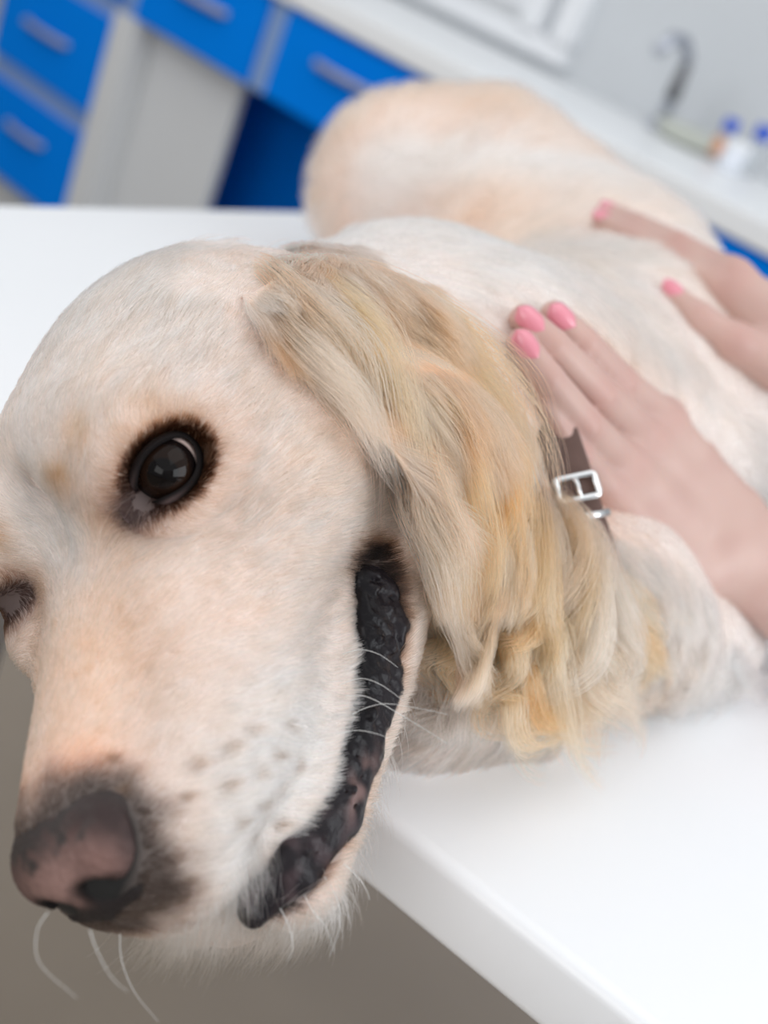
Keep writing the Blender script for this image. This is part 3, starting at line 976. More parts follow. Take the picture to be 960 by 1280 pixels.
def emit_hair(name, parent, X, R, C):
    n, nseg = X.shape[:2]
    cu = bpy.data.hair_curves.new(name)
    cu.add_curves([nseg] * n)
    cu.position_data.foreach_set('vector', (X * 0.01).astype(np.float32).ravel())
    prof = np.array([1.0 - 0.85 * (q / (nseg - 1)) ** 1.6 for q in range(nseg)])
    ra = cu.attributes.get('radius') or cu.attributes.new('radius', 'FLOAT', 'POINT')
    ra.data.foreach_set('value', ((R[:, None] * prof[None]) * 0.01).astype(np.float32).ravel())
    ca = cu.attributes.new('tint', 'FLOAT_COLOR', 'CURVE')
    cc = np.ones((n, 4), np.float32); cc[:, :3] = np.clip(C, 0, 0.97) ** 1.5; ca.data.foreach_set('color', cc.ravel())
    cu.materials.append(M_FUR)
    o = bpy.data.objects.new(name, cu); COL.objects.link(o)
    o.parent = parent
    o.matrix_parent_inverse = Matrix.Translation(-parent.location)
    return o


def grow(name, parent, P, N, D, L, R, C, nseg=6, lift=0.35, settle=0.9, wave=0.0, wavelen=2.0, clump=0.4, cell=0.4, grav=None, seed=0, jitter=0.12, push=None, tone=1.0):
    rng = np.random.default_rng(seed); n = len(P)
    D = D + rng.normal(size=(n, 3)) * jitter
    D = unit(D - (D * N).sum(1)[:, None] * N)
    B = np.cross(N, D)
    s = np.linspace(0, 1, nseg)[None, :, None]
    lf = (lift * rng.uniform(0.6, 1.4, n))[:, None, None]
    X = P[:, None] + L[:, None, None] * (D[:, None] * (s - 0.12 * s ** 2) + N[:, None] * lf * (s - settle * s ** 2))
    if grav is not None:
        X = X + (L[:, None, None] * s ** 2) * grav[:, None]
    if wave:
        p1 = Waves(2.2, 10, seed + 50)(P) * 2.2 + rng.normal(size=n) * 0.25
        am = (wave * L * (0.6 + 0.5 * np.abs(Waves(3.0, 10, seed + 51)(P))))[:, None, None]
        wl = (2 * np.pi * L / wavelen)[:, None, None]
        X = X + B[:, None] * am * s * np.sin(wl * s + p1[:, None, None]) + N[:, None] * am * 0.5 * s * np.cos(wl * s + p1[:, None, None] * 1.3)
    if clump:
        for cl, amt, pw in ((cell, clump, 1.6), (cell * 0.42, clump * 0.6, 1.2)):
            cid = clump_ids(P, cl, seed + 99); k = cid.max() + 1
            cnt = np.bincount(cid, minlength=k).astype(float)
            rel = X - X[:, :1]
            mean = np.zeros((k, nseg, 3))
            for d in range(3):
                for q in range(nseg):
                    mean[:, q, d] = np.bincount(cid, X[:, q, d], k) / cnt
            X = X + (mean[cid] - X) * (amt * rng.uniform(0.5, 1.0, n)[:, None, None] * s ** pw)
    if push is not None:
        flat = X[:, 1:].reshape(-1, 3); Nf = np.repeat(N, nseg - 1, 0)
        d = push(flat); m = np.nonzero(d < 0.03)[0]
        flat[m] += Nf[m] * (np.clip(0.05 - d[m], 0, 1.2))[:, None]
        X[:, 1:] = flat.reshape(n, nseg - 1, 3)
    for cl, amp in ((cell, 0.13 * tone), (cell * 0.42, 0.10 * tone)):
        cid = clump_ids(P, cl, seed + 99)
        C = C * (1 + amp * rng.uniform(-1.0, 0.6, cid.max() + 1))[cid][:, None] ** np.array([1.0, 1.25, 1.5])
    return emit_hair(name, parent, X, R, C)



HEAD_COMB = np.array([  # forward, left, up -> direction
    (9.0, 0.2, -2.6, -1, 0.05, .15), (6, 0.3, -1.4, -1, .12, .1), (6, 2.2, -2.6, -.75, .45, -.5), (3.5, 0.5, -.6, -1, .3, .2), (3.5, 2.2, -2.4, -.8, .5, -.4),
    (8.6, 1.8, -3.4, -.8, .4, -.3), (8.6, 2, -5.4, -.55, .45, -.7), (6.5, 3.2, -5, -.55, .25, -.8), (6, 3.4, -7, -.45, .15, -.9), (4.0, 3.8, -5, -.75, .2, -.6), (3.6, 4.1, -7, -.55, .1, -.85),
    (1.7, 0.0, 0.8, -.5, .25, .85), (1.2, 1.3, 1.5, -.4, .7, .6), (0.3, 0.6, 2.8, -.7, .2, .6), (-1.5, 0.3, 3.8, -1, .1, .2), (-1.0, 2.4, 2.9, -.9, .35, .2), (-4, 0.5, 4.2, -1, .1, 0), (-4, 3.5, 3, -1, .3, -.2),
    (-1.0, 5.2, 0.6, -1, .2, -.1), (-3.0, 5.8, -.4, -1, .1, -.25), (-2, 6.2, -2.6, -1, .1, -.3), (0.6, 4.9, -2.0, -.9, .3, -.3), (1.7, 3.6, -1.6, -.65, .5, -.55), (2.4, 2.6, -0.6, -.3, .75, -.3),
    (-0.5, 5.6, -4.6, -.85, .1, -.5), (-2.5, 6, -5.2, -.85, 0, -.5), (0.8, 4.8, -5.6, -.7, .1, -.7), (3, 3.4, -10, -.8, .1, -.55), (7.5, 2, -9.6, -.45, .2, -.85), (7.6, .3, -10.3, -.4, 0, -.9), (-1.5, 5.2, -9, -.9, 0, -.45),
    (-8, 5, 0, -1, .1, -.3), (-8, 1, 3.5, -1, .1, -.2)])
BODY_COMB = [((450, 270, 60), (.8, -.1, .5)), ((560, 270, 60), (.8, .35, .5)), ((650, 330, 60), (.7, .7, .4)), ((700, 300, 72), (.8, .4, .4)), ((600, 180, 84), (.6, -.1, .8)), ((480, 170, 84), (.4, -.1, .8)),
             ((760, 230, 78), (.8, .5, .3)), ((900, 560, 62), (.9, .3, .2)), ((950, 650, 62), (.85, .5, .2)), ((720, 450, 48), (.55, .75, .3)), ((600, 420, 46), (.7, .6, .4)), ((660, 620, 43), (.3, 1, -.1)), ((700, 750, 44), (.15, 1, 0)),
             ((650, 820, 43), (-.25, 1, -.1)), ((600, 850, 42), (-.6, .7, -.1)), ((750, 860, 46), (.25, .9, 0)), ((830, 790, 51), (.3, .9, 0)), ((900, 820, 56), (.45, .8, .1)), ((560, 900, 42), (-.7, .6, -.2)), ((350, 330, 42), (.8, .1, .5)), ((560, 780, 40), (-.2, 1, 0))]
BODY_PTS = np.array([at(*p) for p, d in BODY_COMB]); BODY_DIR = unit(np.array([WM @ np.array(d) for p, d in BODY_COMB]))


def idw(P, pts, vals, p=4.0):
    w = np.stack([1.0 / (((P - q) ** 2).sum(1) + 0.3) ** (p / 2) for q in pts], 1)
    return unit((w / w.sum(1, keepdims=True)) @ vals)


def head_weight(Q):
    return smoothstep(-11, -7.5, Q[:, 0]) * smoothstep(-12.0, -10.0, Q[:, 2])


_hp = HEAD_COMB[:, :3]; _hd = unit(HEAD_COMB[:, 3:])
FW = [Waves(2.6, 12, 31 + k) for k in range(3)]; FW2 = [Waves(0.7, 12, 41 + k) for k in range(3)]


def comb(P, N):
    Q0 = wh(P); sg = np.where(Q0[:, 1] < 0, -1.0, 1.0); Q = Q0.copy(); Q[:, 1] *= sg
    d = idw(Q, _hp, _hd)
    x, y, z = eye_coords(Q)                      # hairs fan out around the eye
    e = np.sqrt((x / 1.3) ** 2 + (y / 1.0) ** 2)
    fan = (x[:, None] * _a + y[:, None] * _b * 1.2)
    w = smoothstep(2.3, 1.1, e) * (z > -1) * (z < 3)
    d = unit(lerp(d, unit(fan), w * 0.8))
    d[:, 1] *= sg
    dh = d @ HEAD[0].T
    db = idw(P, BODY_PTS, BODY_DIR, 3.0)
    h = head_weight(Q)
    d = lerp(db, dh, h)
    amp = 0.10 + 0.10 * (1 - h)
    d = d + np.stack([f(P) for f in FW], 1) * (amp * 1.2)[:, None] + np.stack([f(P) for f in FW2], 1) * (amp * 0.9)[:, None]
    return unit(d - (d * N).sum(1)[:, None] * N)


EAR_S = EG[::6, ::5].reshape(-1, 3)


def fur_length(P, Q):
    h = head_weight(Q)
    Lh = 0.75 + 0.9 * smoothstep(-2, -7, Q[:, 0]) + 0.5 * smoothstep(-3, -7, Q[:, 2]) * smoothstep(2, -2, Q[:, 0])
    Lh = lerp1(Lh, 0.42, np.clip(smoothstep(1.5, 4, Q[:, 0]) * smoothstep(-5.5, -3, Q[:, 2]), 0, 1))
    Lh = lerp1(Lh, 0.62, smoothstep(3, 5, Q[:, 0]) * smoothstep(-4, -6, Q[:, 2]))
    nd = np.linalg.norm((Q - np.array([9.4, 0, -3.9])) / np.array([1.5, 2.1, 1.6]), axis=1)
    Lh = Lh * (0.35 + 0.65 * smoothstep(1.05, 1.9, nd))
    x, y, z = eye_coords(Q); e = np.sqrt((x / 1.3) ** 2 + (y / 1.0) ** 2)
    Lh = np.where((z > -1) & (z < 3), Lh * (0.5 + 0.5 * smoothstep(1.1, 2.4, e)), Lh)
    Lb = 3.0 + 0.6 * W_C(P)
    Lb = lerp1(Lb, 3.0, seg_w(P, RUFF, 5.0))
    Lb = lerp1(Lb, 1.3, seg_w(P, [at(520, 888, 42.3), at(640, 860, 45)], 2.6))
    L = Lh * h + Lb * (1 - h)
    de = np.full(len(P), 9.0)
    for q in EAR_S:
        de = np.minimum(de, np.linalg.norm(P - q, axis=1))
    L = L * (0.25 + 0.75 * smoothstep(1.6, 3.4, de + np.where(Q[:, 0] > -4.2, 1.2, 0)))
    return L


def lerp1(a, b, t):
    return a + (b - a) * t


def bare(Q, far=False):
    """1 where no hair grows: eye opening, nose leather, lips"""
    x, y, z = eye_coords(Q)
    e = np.sqrt((x / 1.3) ** 2 + (y / .97) ** 2)
    b = ((e < np.where(far, 0.3, 0.70)) | (((x + 1.08) / 0.30) ** 2 + ((y + 0.26) / 0.26) ** 2 < 1)) & (z > -1) & (z < 3)
    nd = np.linalg.norm((Q - np.array([9.4, 0, -3.9])) / np.array([1.5, 2.1, 1.6]), axis=1)
    b |= nd < 1.06
    ld = seg_dist(Q, LIP_MID)
    rr = np.interp(Q[:, 0], [p[0] for p in LIP_MID], LIP_R)
    b |= (ld < rr * 0.98) & (Q[:, 0] > -1)
    return b


COLLAR_VIS = [at(668, 470, 45.2), at(690, 530, 44.2), at(710, 590, 43.6), at(728, 650, 43.2), at(744, 710, 43.6)]
T = tri_of(F); VN, TA = vert_normals(V, T)
_k = np.arange(0, len(V), max(1, len(V) // 400))
if (VN[_k] * dog_sdf.grad(V[_k])).sum(1).mean() < 0: VN = -VN
TC = V[T].mean(1); TN = unit(VN[T].sum(1))
view = unit(CAM - TC); fac = (TN * view).sum(1)
QT = fold(TC); hT = head_weight(QT)
vis = smoothstep(-0.45, 0.05, fac) * (TC[:, 2] > TABLE_Z + 0.35) * (1 - bare(QT, wh(TC)[:, 1] < 0))
TOC('fur setup')
NF = 0.25 if PREVIEW else 1.0
REAL_L = wh(TC)[:, 1]
w_head = TA * vis * (hT > 0.4) * np.where(REAL_L > -0.8, 1.0, 0.5)
w_body = TA * vis * (hT <= 0.4)
ruffT = seg_w(TC, RUFF, 5.5)


def coat(name, weight, n, R, seed, lenmul=1.0, **kw):
    rng = np.random.default_rng(seed)
    P, N = scatter(V, T, VN, weight, int(n * NF), rng)
    Q = fold(P)
    L = fur_length(P, Q) * rng.uniform(0.65, 1.2, len(P)) * lenmul
    dh = hands_fn(P)
    L = np.where(dh < 1.2, L * 0.12, np.where(dh < 2.4, L * (0.12 + 0.88 * smoothstep(1.2, 2.4, dh)), L))
    dc = seg_dist(P, COLLAR_VIS[1:])
    L = L * (0.50 + 0.50 * smoothstep(0.5, 1.4, dc))
    D = comb(P, N)
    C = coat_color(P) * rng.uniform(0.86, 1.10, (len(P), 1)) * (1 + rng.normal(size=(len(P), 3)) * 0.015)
    Rr = R * rng.uniform(0.7, 1.2, len(P)) / (NF ** 0.5)
    return grow(name, dog, P, N, D, L, Rr, np.clip(C, 0.005, 0.95), seed=seed, **kw)


coat('face_fur', w_head, 210000, 0.0075, 5, nseg=5, lift=0.42, settle=0.75, clump=0.30, cell=0.35, jitter=0.10, tone=0.65)
TOC('face fur')
far = smoothstep(60, 75, (TC - CAM) @ WM[:, 2])
coat('body_fur', w_body * (1 - 0.9 * np.clip(ruffT * 1.3, 0, 1)) * (1 - 0.6 * far), 80000, 0.019, 6, nseg=6, lift=0.38, settle=0.8, clump=0.5, cell=1.1, jitter=0.12, wave=0.05, wavelen=3.0, tone=0.4)
TOC('body fur')
coat('neck_ruff', w_body * np.clip(ruffT * 1.3, 0, 1), 60000, 0.0095, 7, nseg=9, lift=0.24, settle=0.75, clump=0.7, cell=1.0, jitter=0.09, wave=0.11, wavelen=4.2, tone=1.2)
TOC('ruff')

# ear fur: along the flap
rng = np.random.default_rng(9); n = int(75000 * NF)
uu = rng.uniform(0.0, 1, n); vv = rng.uniform(0.0, 1.0, n) ** 1.15
def ear_at(u, v):
    iu = np.clip(u * 39, 0, 38.999); iv = np.clip(v * 63, 0, 62.999); a, b = iu.astype(int), iv.astype(int); fu, fv = (iu - a)[:, None], (iv - b)[:, None]
    g = lambda A: (A[b, a] * (1 - fu) + A[b, np.minimum(a + 1, 39)] * fu) * (1 - fv) + (A[np.minimum(b + 1, 63), a] * (1 - fu) + A[np.minimum(b + 1, 63), np.minimum(a + 1, 39)] * fu) * fv
    return g
g = ear_at(uu, vv)
EP = g(EG); ENs = unit(g(EN)); eu = unit(g(np.gradient(EG, axis=1))); ev = unit(g(np.gradient(EG, axis=0)))
D = ev + eu * ((uu - 0.45) * 0.75 * (1 - vv) + 0.10 - 0.35 * smoothstep(0.6, 1, vv) * (uu - 0.5))[:, None]
D = D + np.stack([f(EP) for f in FW], 1) * 0.16 + np.stack([f(EP) for f in FW2], 1) * 0.10
edge = np.minimum(uu, 1 - uu)
ENs = unit(ENs + eu * ((uu - 0.5) * 1.1 * smoothstep(0.25, 0, edge))[:, None])
L = (2.3 + 1.1 * vv + 0.4 * wv(EP)) * rng.uniform(0.6, 1.15, n) * (0.55 + 0.45 * smoothstep(0, 0.12, vv))
nz_ = W_A(EP) * 0.35 + W_B(EP) * 0.3
C = np.tile(np.array([0.94, 0.50, 0.345]), (n, 1))
C = lerp(C, CREAM, np.clip(0.12 + 0.4 * nz_ - 0.15 * (uu - .5), 0, 1))
C = lerp(C, GOLD * 0.95, np.clip(0.9 * np.exp(-((uu - 0.62) / 0.3) ** 2 - ((vv - 0.55) / 0.3) ** 2) + 0.2 * nz_, 0, 0.9))
C = lerp(C, WHITE, smoothstep(0.25, 0.0, vv) * 0.6)
C = np.clip(C * rng.uniform(0.9, 1.1, (n, 1)), 0, 1) ** 0.88
grow('ear_fur', ear, EP, ENs, unit(D), L, 0.009 * rng.uniform(0.7, 1.2, n) / NF ** .5, np.clip(C, 0, 0.95), nseg=8, lift=0.26, settle=0.8, clump=0.45, cell=0.8, wave=0.045, wavelen=3.0, seed=9, jitter=0.08)
TOC('ear fur')

# longer wavy locks on the ear and the neck, each a sheaf of strands round a guide curve
def catmull(pts, n):
    pts = np.asarray(pts, float); m = len(pts); t = np.linspace(0, m - 1, n); i = np.clip(t.astype(int), 0, m - 2); f = (t - i)[:, None]
    g_ = lambda k: pts[np.clip(k, 0, m - 1)]
    p0, p1, p2, p3 = g_(i - 1), g_(i), g_(i + 1), g_(i + 2)
    return 0.5 * ((2 * p1) + (-p0 + p2) * f + (2 * p0 - 5 * p1 + 4 * p2 - p3) * f ** 2 + (-p0 + 3 * p1 - 3 * p2 + p3) * f ** 3)


def locks(name, parent, guides, seed, per=240, radius=0.5, nseg=12, wave=0.16, colors=None, variants=4, spread=0.7, R=0.0075, lift=0.0):
    rng = np.random.default_rng(seed); XS, CS = [], []
    per = int(per * NF) + 1
    back = WM @ np.array([0, 0, 1.0])
    for gi, path in enumerate(guides):
        G0 = catmull([at(*p) for p in path], nseg)
        for v in range(variants):
            s = np.linspace(0, 1, nseg)[:, None]
            off = rng.normal(size=3) * spread; off -= back * (off @ back) * 0.7
            lenf = rng.uniform(0.75, 1.1)
            G = G0 + off * (1 - 0.3 * s)
            G = G[0] + (G - G[0]) * lenf
            d = unit(np.gradient(G, axis=0)); b = unit(np.cross(d, back)); ph = rng.uniform(0, 6.28); fq = rng.uniform(1.0, 1.9)
            G = G + b * (wave * rng.uniform(.6, 1.4) * (0.35 + s) * np.sin(ph + fq * 6.28 * s)) - back * (wave * .8 * np.cos(ph * 1.3 + fq * 6.28 * s)) * s
            G = G + back * (1.5 * (1 - s) ** 4 - lift * np.sin(np.pi * s ** 0.7) * rng.uniform(0.3, 1.2))
            r_, a_ = np.sqrt(rng.uniform(size=per)), rng.uniform(0, 6.28, per)
            ox, oy = r_ * np.cos(a_), r_ * np.sin(a_)
            pr = (0.75 + 0.6 * np.sin(np.clip(s * 1.15, 0, 1) * np.pi) - 0.45 * s).clip(0.1)[None]
            k_ = rng.uniform(0.7, 1.08, per)[:, None, None]
            s0 = rng.uniform(0, 0.35, per)[:, None]
            sq = s0[:, :1] + (1 - s0[:, :1]) * np.linspace(0, 1, nseg)[None]
            iq = np.clip(sq * (nseg - 1), 0, nseg - 1.001); ia = iq.astype(int); fa = (iq - ia)[..., None]
            take = lambda A: A[ia] * (1 - fa) + A[ia + 1] * fa
            X = G[0] + (take(G) - G[0]) * k_ + back * (0.8 * (1 - np.linspace(0, 1, nseg)[None, :, None]) ** 6)
            X = X + (b[None] * ox[:, None, None] * 1.3 + back * oy[:, None, None] * 0.55) * radius * rng.uniform(.7, 1.2) * pr
            X = X + rng.normal(size=(per, 1, 3)) * 0.07 * s[None] + (b[None] * np.sin(s * 9 + rng.uniform(0, 6.28, (per, 1, 1))) * 0.03)
            XS.append(X)
            c = colors[gi % len(colors)] ** (rng.uniform(0.85, 1.3) * np.array([1.0, 1.1, 1.15]))
            CS.append(c * rng.uniform(0.82, 1.12, (per, 1)) * (1 + 0.05 * rng.normal() * np.array([0, .6, 1.0])))
    X = np.concatenate(XS); C = np.concatenate(CS); n = len(X)
    low = TABLE_Z + 0.15
    X[..., 2] = np.where(X[..., 2] < low, low + 0.05 * rng.uniform(size=(n, 1)), X[..., 2])
    emit_hair(name, parent, X, R * rng.uniform(0.7, 1.2, n) / NF ** .5, C)


EARC = [np.array([0.96, 0.56, 0.385]), np.array([0.97, 0.62, 0.50]), np.array([0.95, 0.48, 0.30])]
locks('ear_locks', ear, [
    [(300, 365, 33.5), (370, 425, 32.2), (440, 500, 32.3), (482, 575, 32.9)], [(320, 345, 34.2), (395, 410, 32.7), (470, 490, 32.5), (510, 590, 33.1), (528, 680, 33.8)],
    [(345, 330, 35.2), (430, 400, 33.7), (500, 480, 33.3), (540, 590, 33.5), (550, 700, 34.2)], [(470, 540, 32.7), (505, 620, 32.9), (538, 700, 33.6), (556, 785, 34.7)],
    [(440, 420, 34.4), (530, 480, 34.4), (585, 570, 34.9), (600, 680, 35.3), (580, 775, 35.5)], [(510, 420, 36.2), (595, 500, 36.2), (635, 590, 36.8), (640, 680, 37.2), (620, 750, 37.0)],
    [(400, 340, 36.6), (500, 380, 36.8), (590, 440, 37.6), (645, 520, 38.0), (660, 610, 38.0)], [(530, 620, 33.6), (560, 690, 34.4), (572, 740, 35), (566, 790, 35.4)],
    [(600, 560, 35.6), (625, 640, 36.2), (618, 700, 36.4), (595, 770, 36.2)]], 61, per=120, radius=0.42, wave=0.14, colors=[EARC[1], EARC[1], EARC[0], EARC[1], EARC[0], EARC[2], EARC[0], EARC[0], EARC[2]], variants=4, spread=0.5)
RC = [np.array([0.96, 0.60, 0.44]), np.array([0.97, 0.635, 0.515]), np.array([0.94, 0.54, 0.38])]
locks('neck_locks', dog, [
    [(640, 630, 40.6), (655, 715, 39.8), (640, 800, 39.4), (650, 860, 40.4), (695, 905, 42.0)], [(660, 640, 41), (690, 730, 40.6), (690, 820, 40.4), (715, 885, 41.8), (757, 925, 43.6)],
    [(690, 660, 41.6), (712, 740, 41), (722, 830, 41.2), (752, 885, 42.8), (768, 930, 44)], [(620, 690, 39.8), (622, 770, 38.8), (602, 830, 38.9), (618, 885, 40.2)],
    [(600, 740, 38.6), (582, 800, 38.2), (556, 840, 38.6)], [(650, 700, 40.4), (666, 780, 39.8), (655, 850, 40.2), (690, 890, 41.6)],
    [(700, 700, 41.6), (738, 790, 41.8), (742, 850, 42.6), (715, 915, 43.2)], [(720, 690, 42), (760, 770, 42.6), (788, 830, 44.2), (798, 858, 45.6)],
    [(760, 720, 44), (800, 790, 45), (818, 850, 46.8)], [(590, 780, 38.6), (608, 840, 38.9), (648, 885, 40.4), (668, 908, 41.4)],
    [(680, 640, 42), (705, 700, 41.4), (690, 780, 40.8), (650, 840, 40.4), (640, 885, 41)], [(780, 760, 45.6), (830, 800, 48), (862, 838, 50.5)], [(840, 780, 51), (890, 815, 53.4), (940, 858, 55.2)]],
    62, per=190, radius=0.34, R=0.009, wave=0.42, colors=[RC[0], RC[0], RC[1], RC[2], RC[2], RC[0], RC[1], RC[0], RC[0], RC[2], RC[1], RC[0], WHITE], variants=9, spread=0.8, lift=1.5)
# fine fringe under the jaw and the muzzle
_rng = np.random.default_rng(64)
_w = TA * vis * (hT > 0.4) * (smoothstep(-6.2, -7.2, QT[:, 2]) * smoothstep(7.2, 8.2, QT[:, 0]) + 0.5 * smoothstep(-9.3, -10.2, QT[:, 2]) * (QT[:, 0] > 1)) * (wh(TC)[:, 1] > -2.5)
_P, _N = scatter(V, T, VN, _w + 1e-12, int(2600 * NF), _rng)
_D = unit(np.array([0, 0, -1.0]) * 0.9 + _N * 0.8 + _rng.normal(size=_P.shape) * 0.25)
grow('chin_fringe', dog, _P, _N, _D, _rng.uniform(0.5, 1.5, len(_P)), np.full(len(_P), 0.005) / NF ** .5, np.tile(WHITE, (len(_P), 1)), nseg=6, lift=0.9, settle=0.45, clump=0.25, cell=0.3, seed=65, grav=np.tile([0, 0, -0.25], (len(_P), 1)))
TOC('locks')
for o_ in bpy.data.objects:
    if o_.type == 'CURVES': o_['kind'] = 'stuff'

# ---- person: two bare arms reaching in from the right
M_HAND = mat_new('hand_skin', (0.74, 0.47, 0.385), 0.45, attr='tint', bump=(260, 0.12, 0.0008), sss=0.12)
M_NAIL = mat_new('pink_nail_polish', (0.72, 0.25, 0.31), 0.18, coat=0.6)
person = empty('person', tuple(at(1100, 700, 60) * 0.01))
tag(person, 'person with pink nails laying both bare hands flat on the side of the dog', 'person')
ZW = WM @ np.array([0.05, -0.15, -1.0])           # roughly the backs of the fingers


def arm(fn, lo, hi, fingers, nails):
    av, af = surface_nets(fn, lo, hi, 0.16 if not PREVIEW else 0.22)
    o = mesh_from('arm', av, af, M_HAND, person)
    c = np.tile(np.array([0.55, 0.37, 0.32]), (len(av), 1))
    for ch in fingers.values():
        for k, (p, r) in enumerate(ch):
            q = P3(*p)
            c = lerp(c, np.array([0.50, 0.255, 0.22]), 0.6 * np.exp(-(np.linalg.norm(av - q - ZW * r * 0.6, axis=1) / (r * 1.05)) ** 2) * (1 if k != 1 else 0.6))
    c = lerp(c, np.array([0.50, 0.31, 0.27]), np.clip(0.22 * Waves(2.2, 12, 77)(av) + 0.1, 0, .5))
    set_color(o, c)
    for nm, out in nails:
        (p0, r0), (p1, r1) = fingers[nm][0], fingers[nm][1]
        a = P3(*p0); d = unit(a - P3(*p1)); nrm_ = unit(out - (out @ d) * d); b = np.cross(d, nrm_)
        c0 = a - d * 0.10 + nrm_ * r0 * 0.30
        u_, v_ = np.meshgrid(np.linspace(-1, 1, 13), np.linspace(-1, 1, 15), indexing='ij')
        wdt = r0 * 0.86 * (1 - 0.16 * np.clip(v_, 0, 1) ** 2)
        th = u_ * 1.15
        arch = np.sqrt(np.clip(1.02 - (np.abs(v_)) ** 5, 0, 1))
        pts = c0 + (d * 1)[None, None] * (v_ * 0.68 * (0.75 + 0.25 * np.cos(th)))[..., None] + b * (np.sin(th) * wdt * arch)[..., None] + nrm_ * (np.cos(th) * r0 * 0.86 - 0.05 * v_ ** 2 - 0.10 * (v_ > 0) * v_ ** 3)[..., None]
        inner = pts - nrm_ * 0.07
        rings = np.concatenate([pts, inner[:, ::-1]], 1)
        grid_mesh('nail', rings, M_NAIL, o, None, True)
    return o


FING_A['thumb'] = [((838, 364, 57.6), .55), ((874, 398, 56.9), .72), ((918, 428, 57.0), .95)]
arm_b = arm(hand_b, (-2, 20, 60), (90, 95, 110), FING_B, [(k, ZW) for k in ('index', 'middle', 'ring')])
arm_a = arm(hand_a, (-2, 30, 65), (90, 110, 120), FING_A, [('index', WM @ np.array([.1, -.8, -.5])), ('middle', WM @ np.array([.1, -.3, -.8])), ('thumb', WM @ np.array([-.2, -.5, -.8]))])
TOC('arms')

# ---- collar round the neck
def closed_spline(pts, n):
    pts = np.array(pts); m = len(pts); out = []
    for i in range(m):
        p0, p1, p2, p3 = pts[i - 1], pts[i], pts[(i + 1) % m], pts[(i + 2) % m]
        for f in np.linspace(0, 1, n, endpoint=False):
            out.append(0.5 * ((2 * p1) + (-p0 + p2) * f + (2 * p0 - 5 * p1 + 4 * p2 - p3) * f ** 2 + (-p0 + 3 * p1 - 3 * p2 + p3) * f ** 3))
    return np.array(out)


CV = closed_spline(COLLAR_VIS + [at(735, 765, 46), at(690, 765, 52), at(610, 680, 54), at(570, 560, 58), at(590, 450, 53), at(630, 425, 46.5)], 10)
cc_ = CV.mean(0); tg = unit(np.roll(CV, -1, 0) - np.roll(CV, 1, 0)); ax_n = unit(np.cross(CV[0] - cc_, CV[12] - cc_)); outw = unit(np.cross(tg, ax_n)); outw *= np.sign(((CV - cc_) * outw).sum(1))[:, None]
wdir = unit(np.cross(outw, tg))
collar = empty('dog_collar', tuple(cc_ * 0.01))
tag(collar, 'brown leather dog collar with silver buckle half hidden in the neck fur', 'collar')
rows = []
for k, (hw_, th_) in enumerate([(-.85, 0), (-.85, .2), (-.7, .26), (.7, .26), (.85, .2), (.85, 0)]):
    rows.append(CV + wdir * hw_ + outw * th_)
M_LEATHER = mat_new('brown_leather', (0.085, 0.05, 0.042), 0.5, spec=0.2, bump=(300, 0.4, 0.0008), noise_col=(60, (0.15, 0.09, 0.075)))
grid_mesh('strap', np.array(rows + [rows[0]]), M_LEATHER, collar, None, True)
k0 = 24
bo, bt, bw = outw[k0], tg[k0], wdir[k0]; bp = CV[k0] + bo * 0.45
def rect_loop(c, x, y, a, b, n=8):
    pts = []
    for cx, cy, a0 in ((a, b, 0), (-a, b, 90), (-a, -b, 180), (a, -b, 270)):
        for q in np.linspace(0, 90, 5):
            t_ = math.radians(a0 + q)
            pts.append(c + x * (cx * .75 + a * .25 * math.cos(t_)) + y * (cy * .75 + b * .25 * math.sin(t_)))
    return pts + pts[:2]
M_SILVER = mat_new('polished_silver', (0.82, 0.82, 0.82), 0.16, 1.0)
part('buckle', M_SILVER, collar, lambda b: tube(b, rect_loop(bp, bt, bw, 0.45, 0.8), 0.13, 10), True)
part('prong', M_SILVER, collar, lambda b: tube(b, [bp - bt * .45, bp + bo * .12, bp + bt * .55], 0.10, 10), True)
part('keeper', M_SILVER, collar, lambda b: tube(b, [bp + bt * 1.2 - bw * .9 + bo * .02, bp + bt * 1.2 + bo * .12, bp + bt * 1.2 + bw * .9 + bo * .02], 0.16, 12), True)

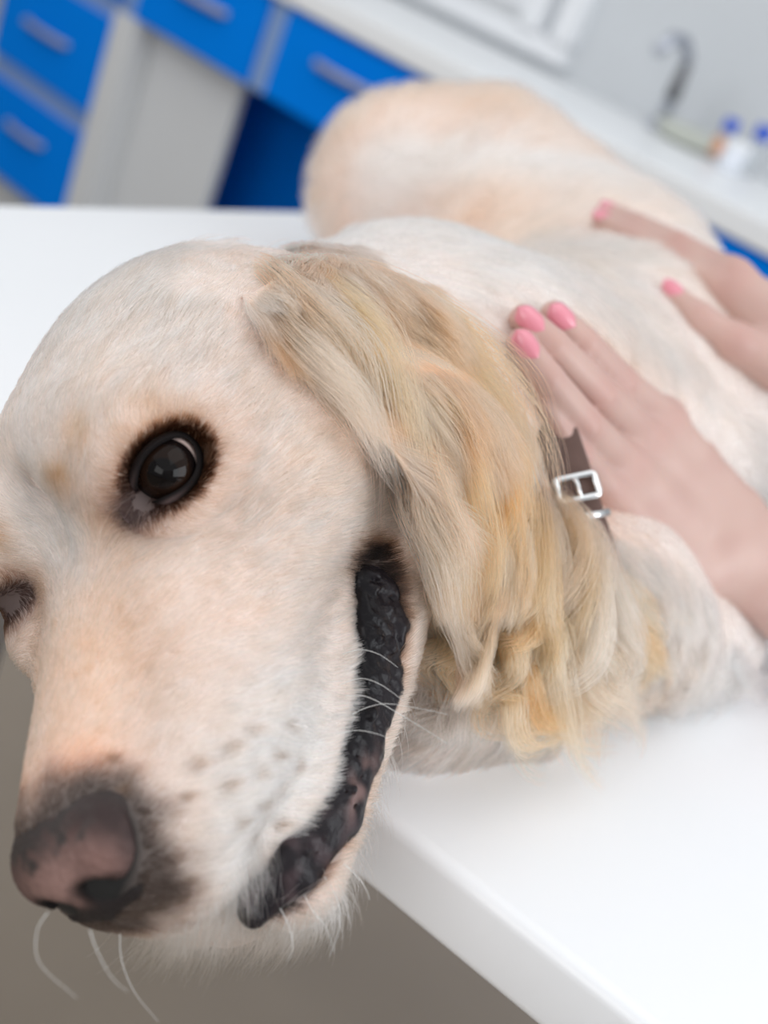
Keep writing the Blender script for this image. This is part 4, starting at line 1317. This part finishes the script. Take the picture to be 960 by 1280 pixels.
# ---- whiskers
M_WHISK = mat_new('white_whisker', (0.85, 0.84, 0.82), 0.35, trans=0.2)
WH = [[(428, 818, 0), (450, 812, 1.0), (474, 818, 1.6), (497, 834, 1.8)], [(425, 856, 0), (452, 848, 1.0), (478, 857, 1.7), (504, 876, 1.8)], [(440, 893, 0), (460, 884, .8), (490, 880, 1.6), (560, 893, 2.2), (640, 905, 2.6)],
      [(420, 918, 0), (446, 913, .8), (470, 917, 1.4), (486, 923, 1.6)], [(432, 870, 0), (462, 872, 1.2), (520, 905, 2.6), (560, 930, 3.4)],
      [(60, 1140, 0), (46, 1165, .3), (50, 1205, .8), (96, 1247, 1.4)], [(150, 1165, 0), (152, 1200, .4), (168, 1240, 1.0), (198, 1277, 1.8)], [(112, 1162, 0), (122, 1190, .4), (140, 1222, .8), (160, 1240, 1.2)],
      [(405, 1095, 0), (422, 1125, .3), (424, 1160, .6), (412, 1196, .8)], [(380, 1118, 0), (392, 1140, .3), (408, 1160, .6), (418, 1190, .8)], [(430, 1080, 0), (446, 1095, .3), (458, 1112, .5), (462, 1125, .6)], [(350, 1135, 0), (362, 1160, .2), (366, 1185, .4), (360, 1200, .6)]]
for w in WH:
    base_ = None
    for (px, py, dz) in w[:1]:
        base_ = cast(px, py) if True else None
    if base_ is None:
        d0 = 27.0
    else:
        d0 = float((base_ - CAM) @ WM[:, 2])
    pts = np.array([at(px, py, d0 - 0.15 - dz * 0.35) for px, py, dz in w])
    tt = np.linspace(0, 3, 14); sp = []
    for t in tt:
        i = min(int(t), 2); f = t - i; g_ = lambda k: pts[np.clip(k, 0, 3)]
        p0, p1, p2, p3 = g_(i - 1), g_(i), g_(i + 1), g_(i + 2)
        sp.append(0.5 * ((2 * p1) + (-p0 + p2) * f + (2 * p0 - 5 * p1 + 4 * p2 - p3) * f ** 2 + (-p0 + 3 * p1 - 3 * p2 + p3) * f ** 3))
    part('whisker', M_WHISK, dog, lambda b: tube(b, sp, list(np.linspace(0.011, 0.004, 14)), 6), True)
TOC('all')
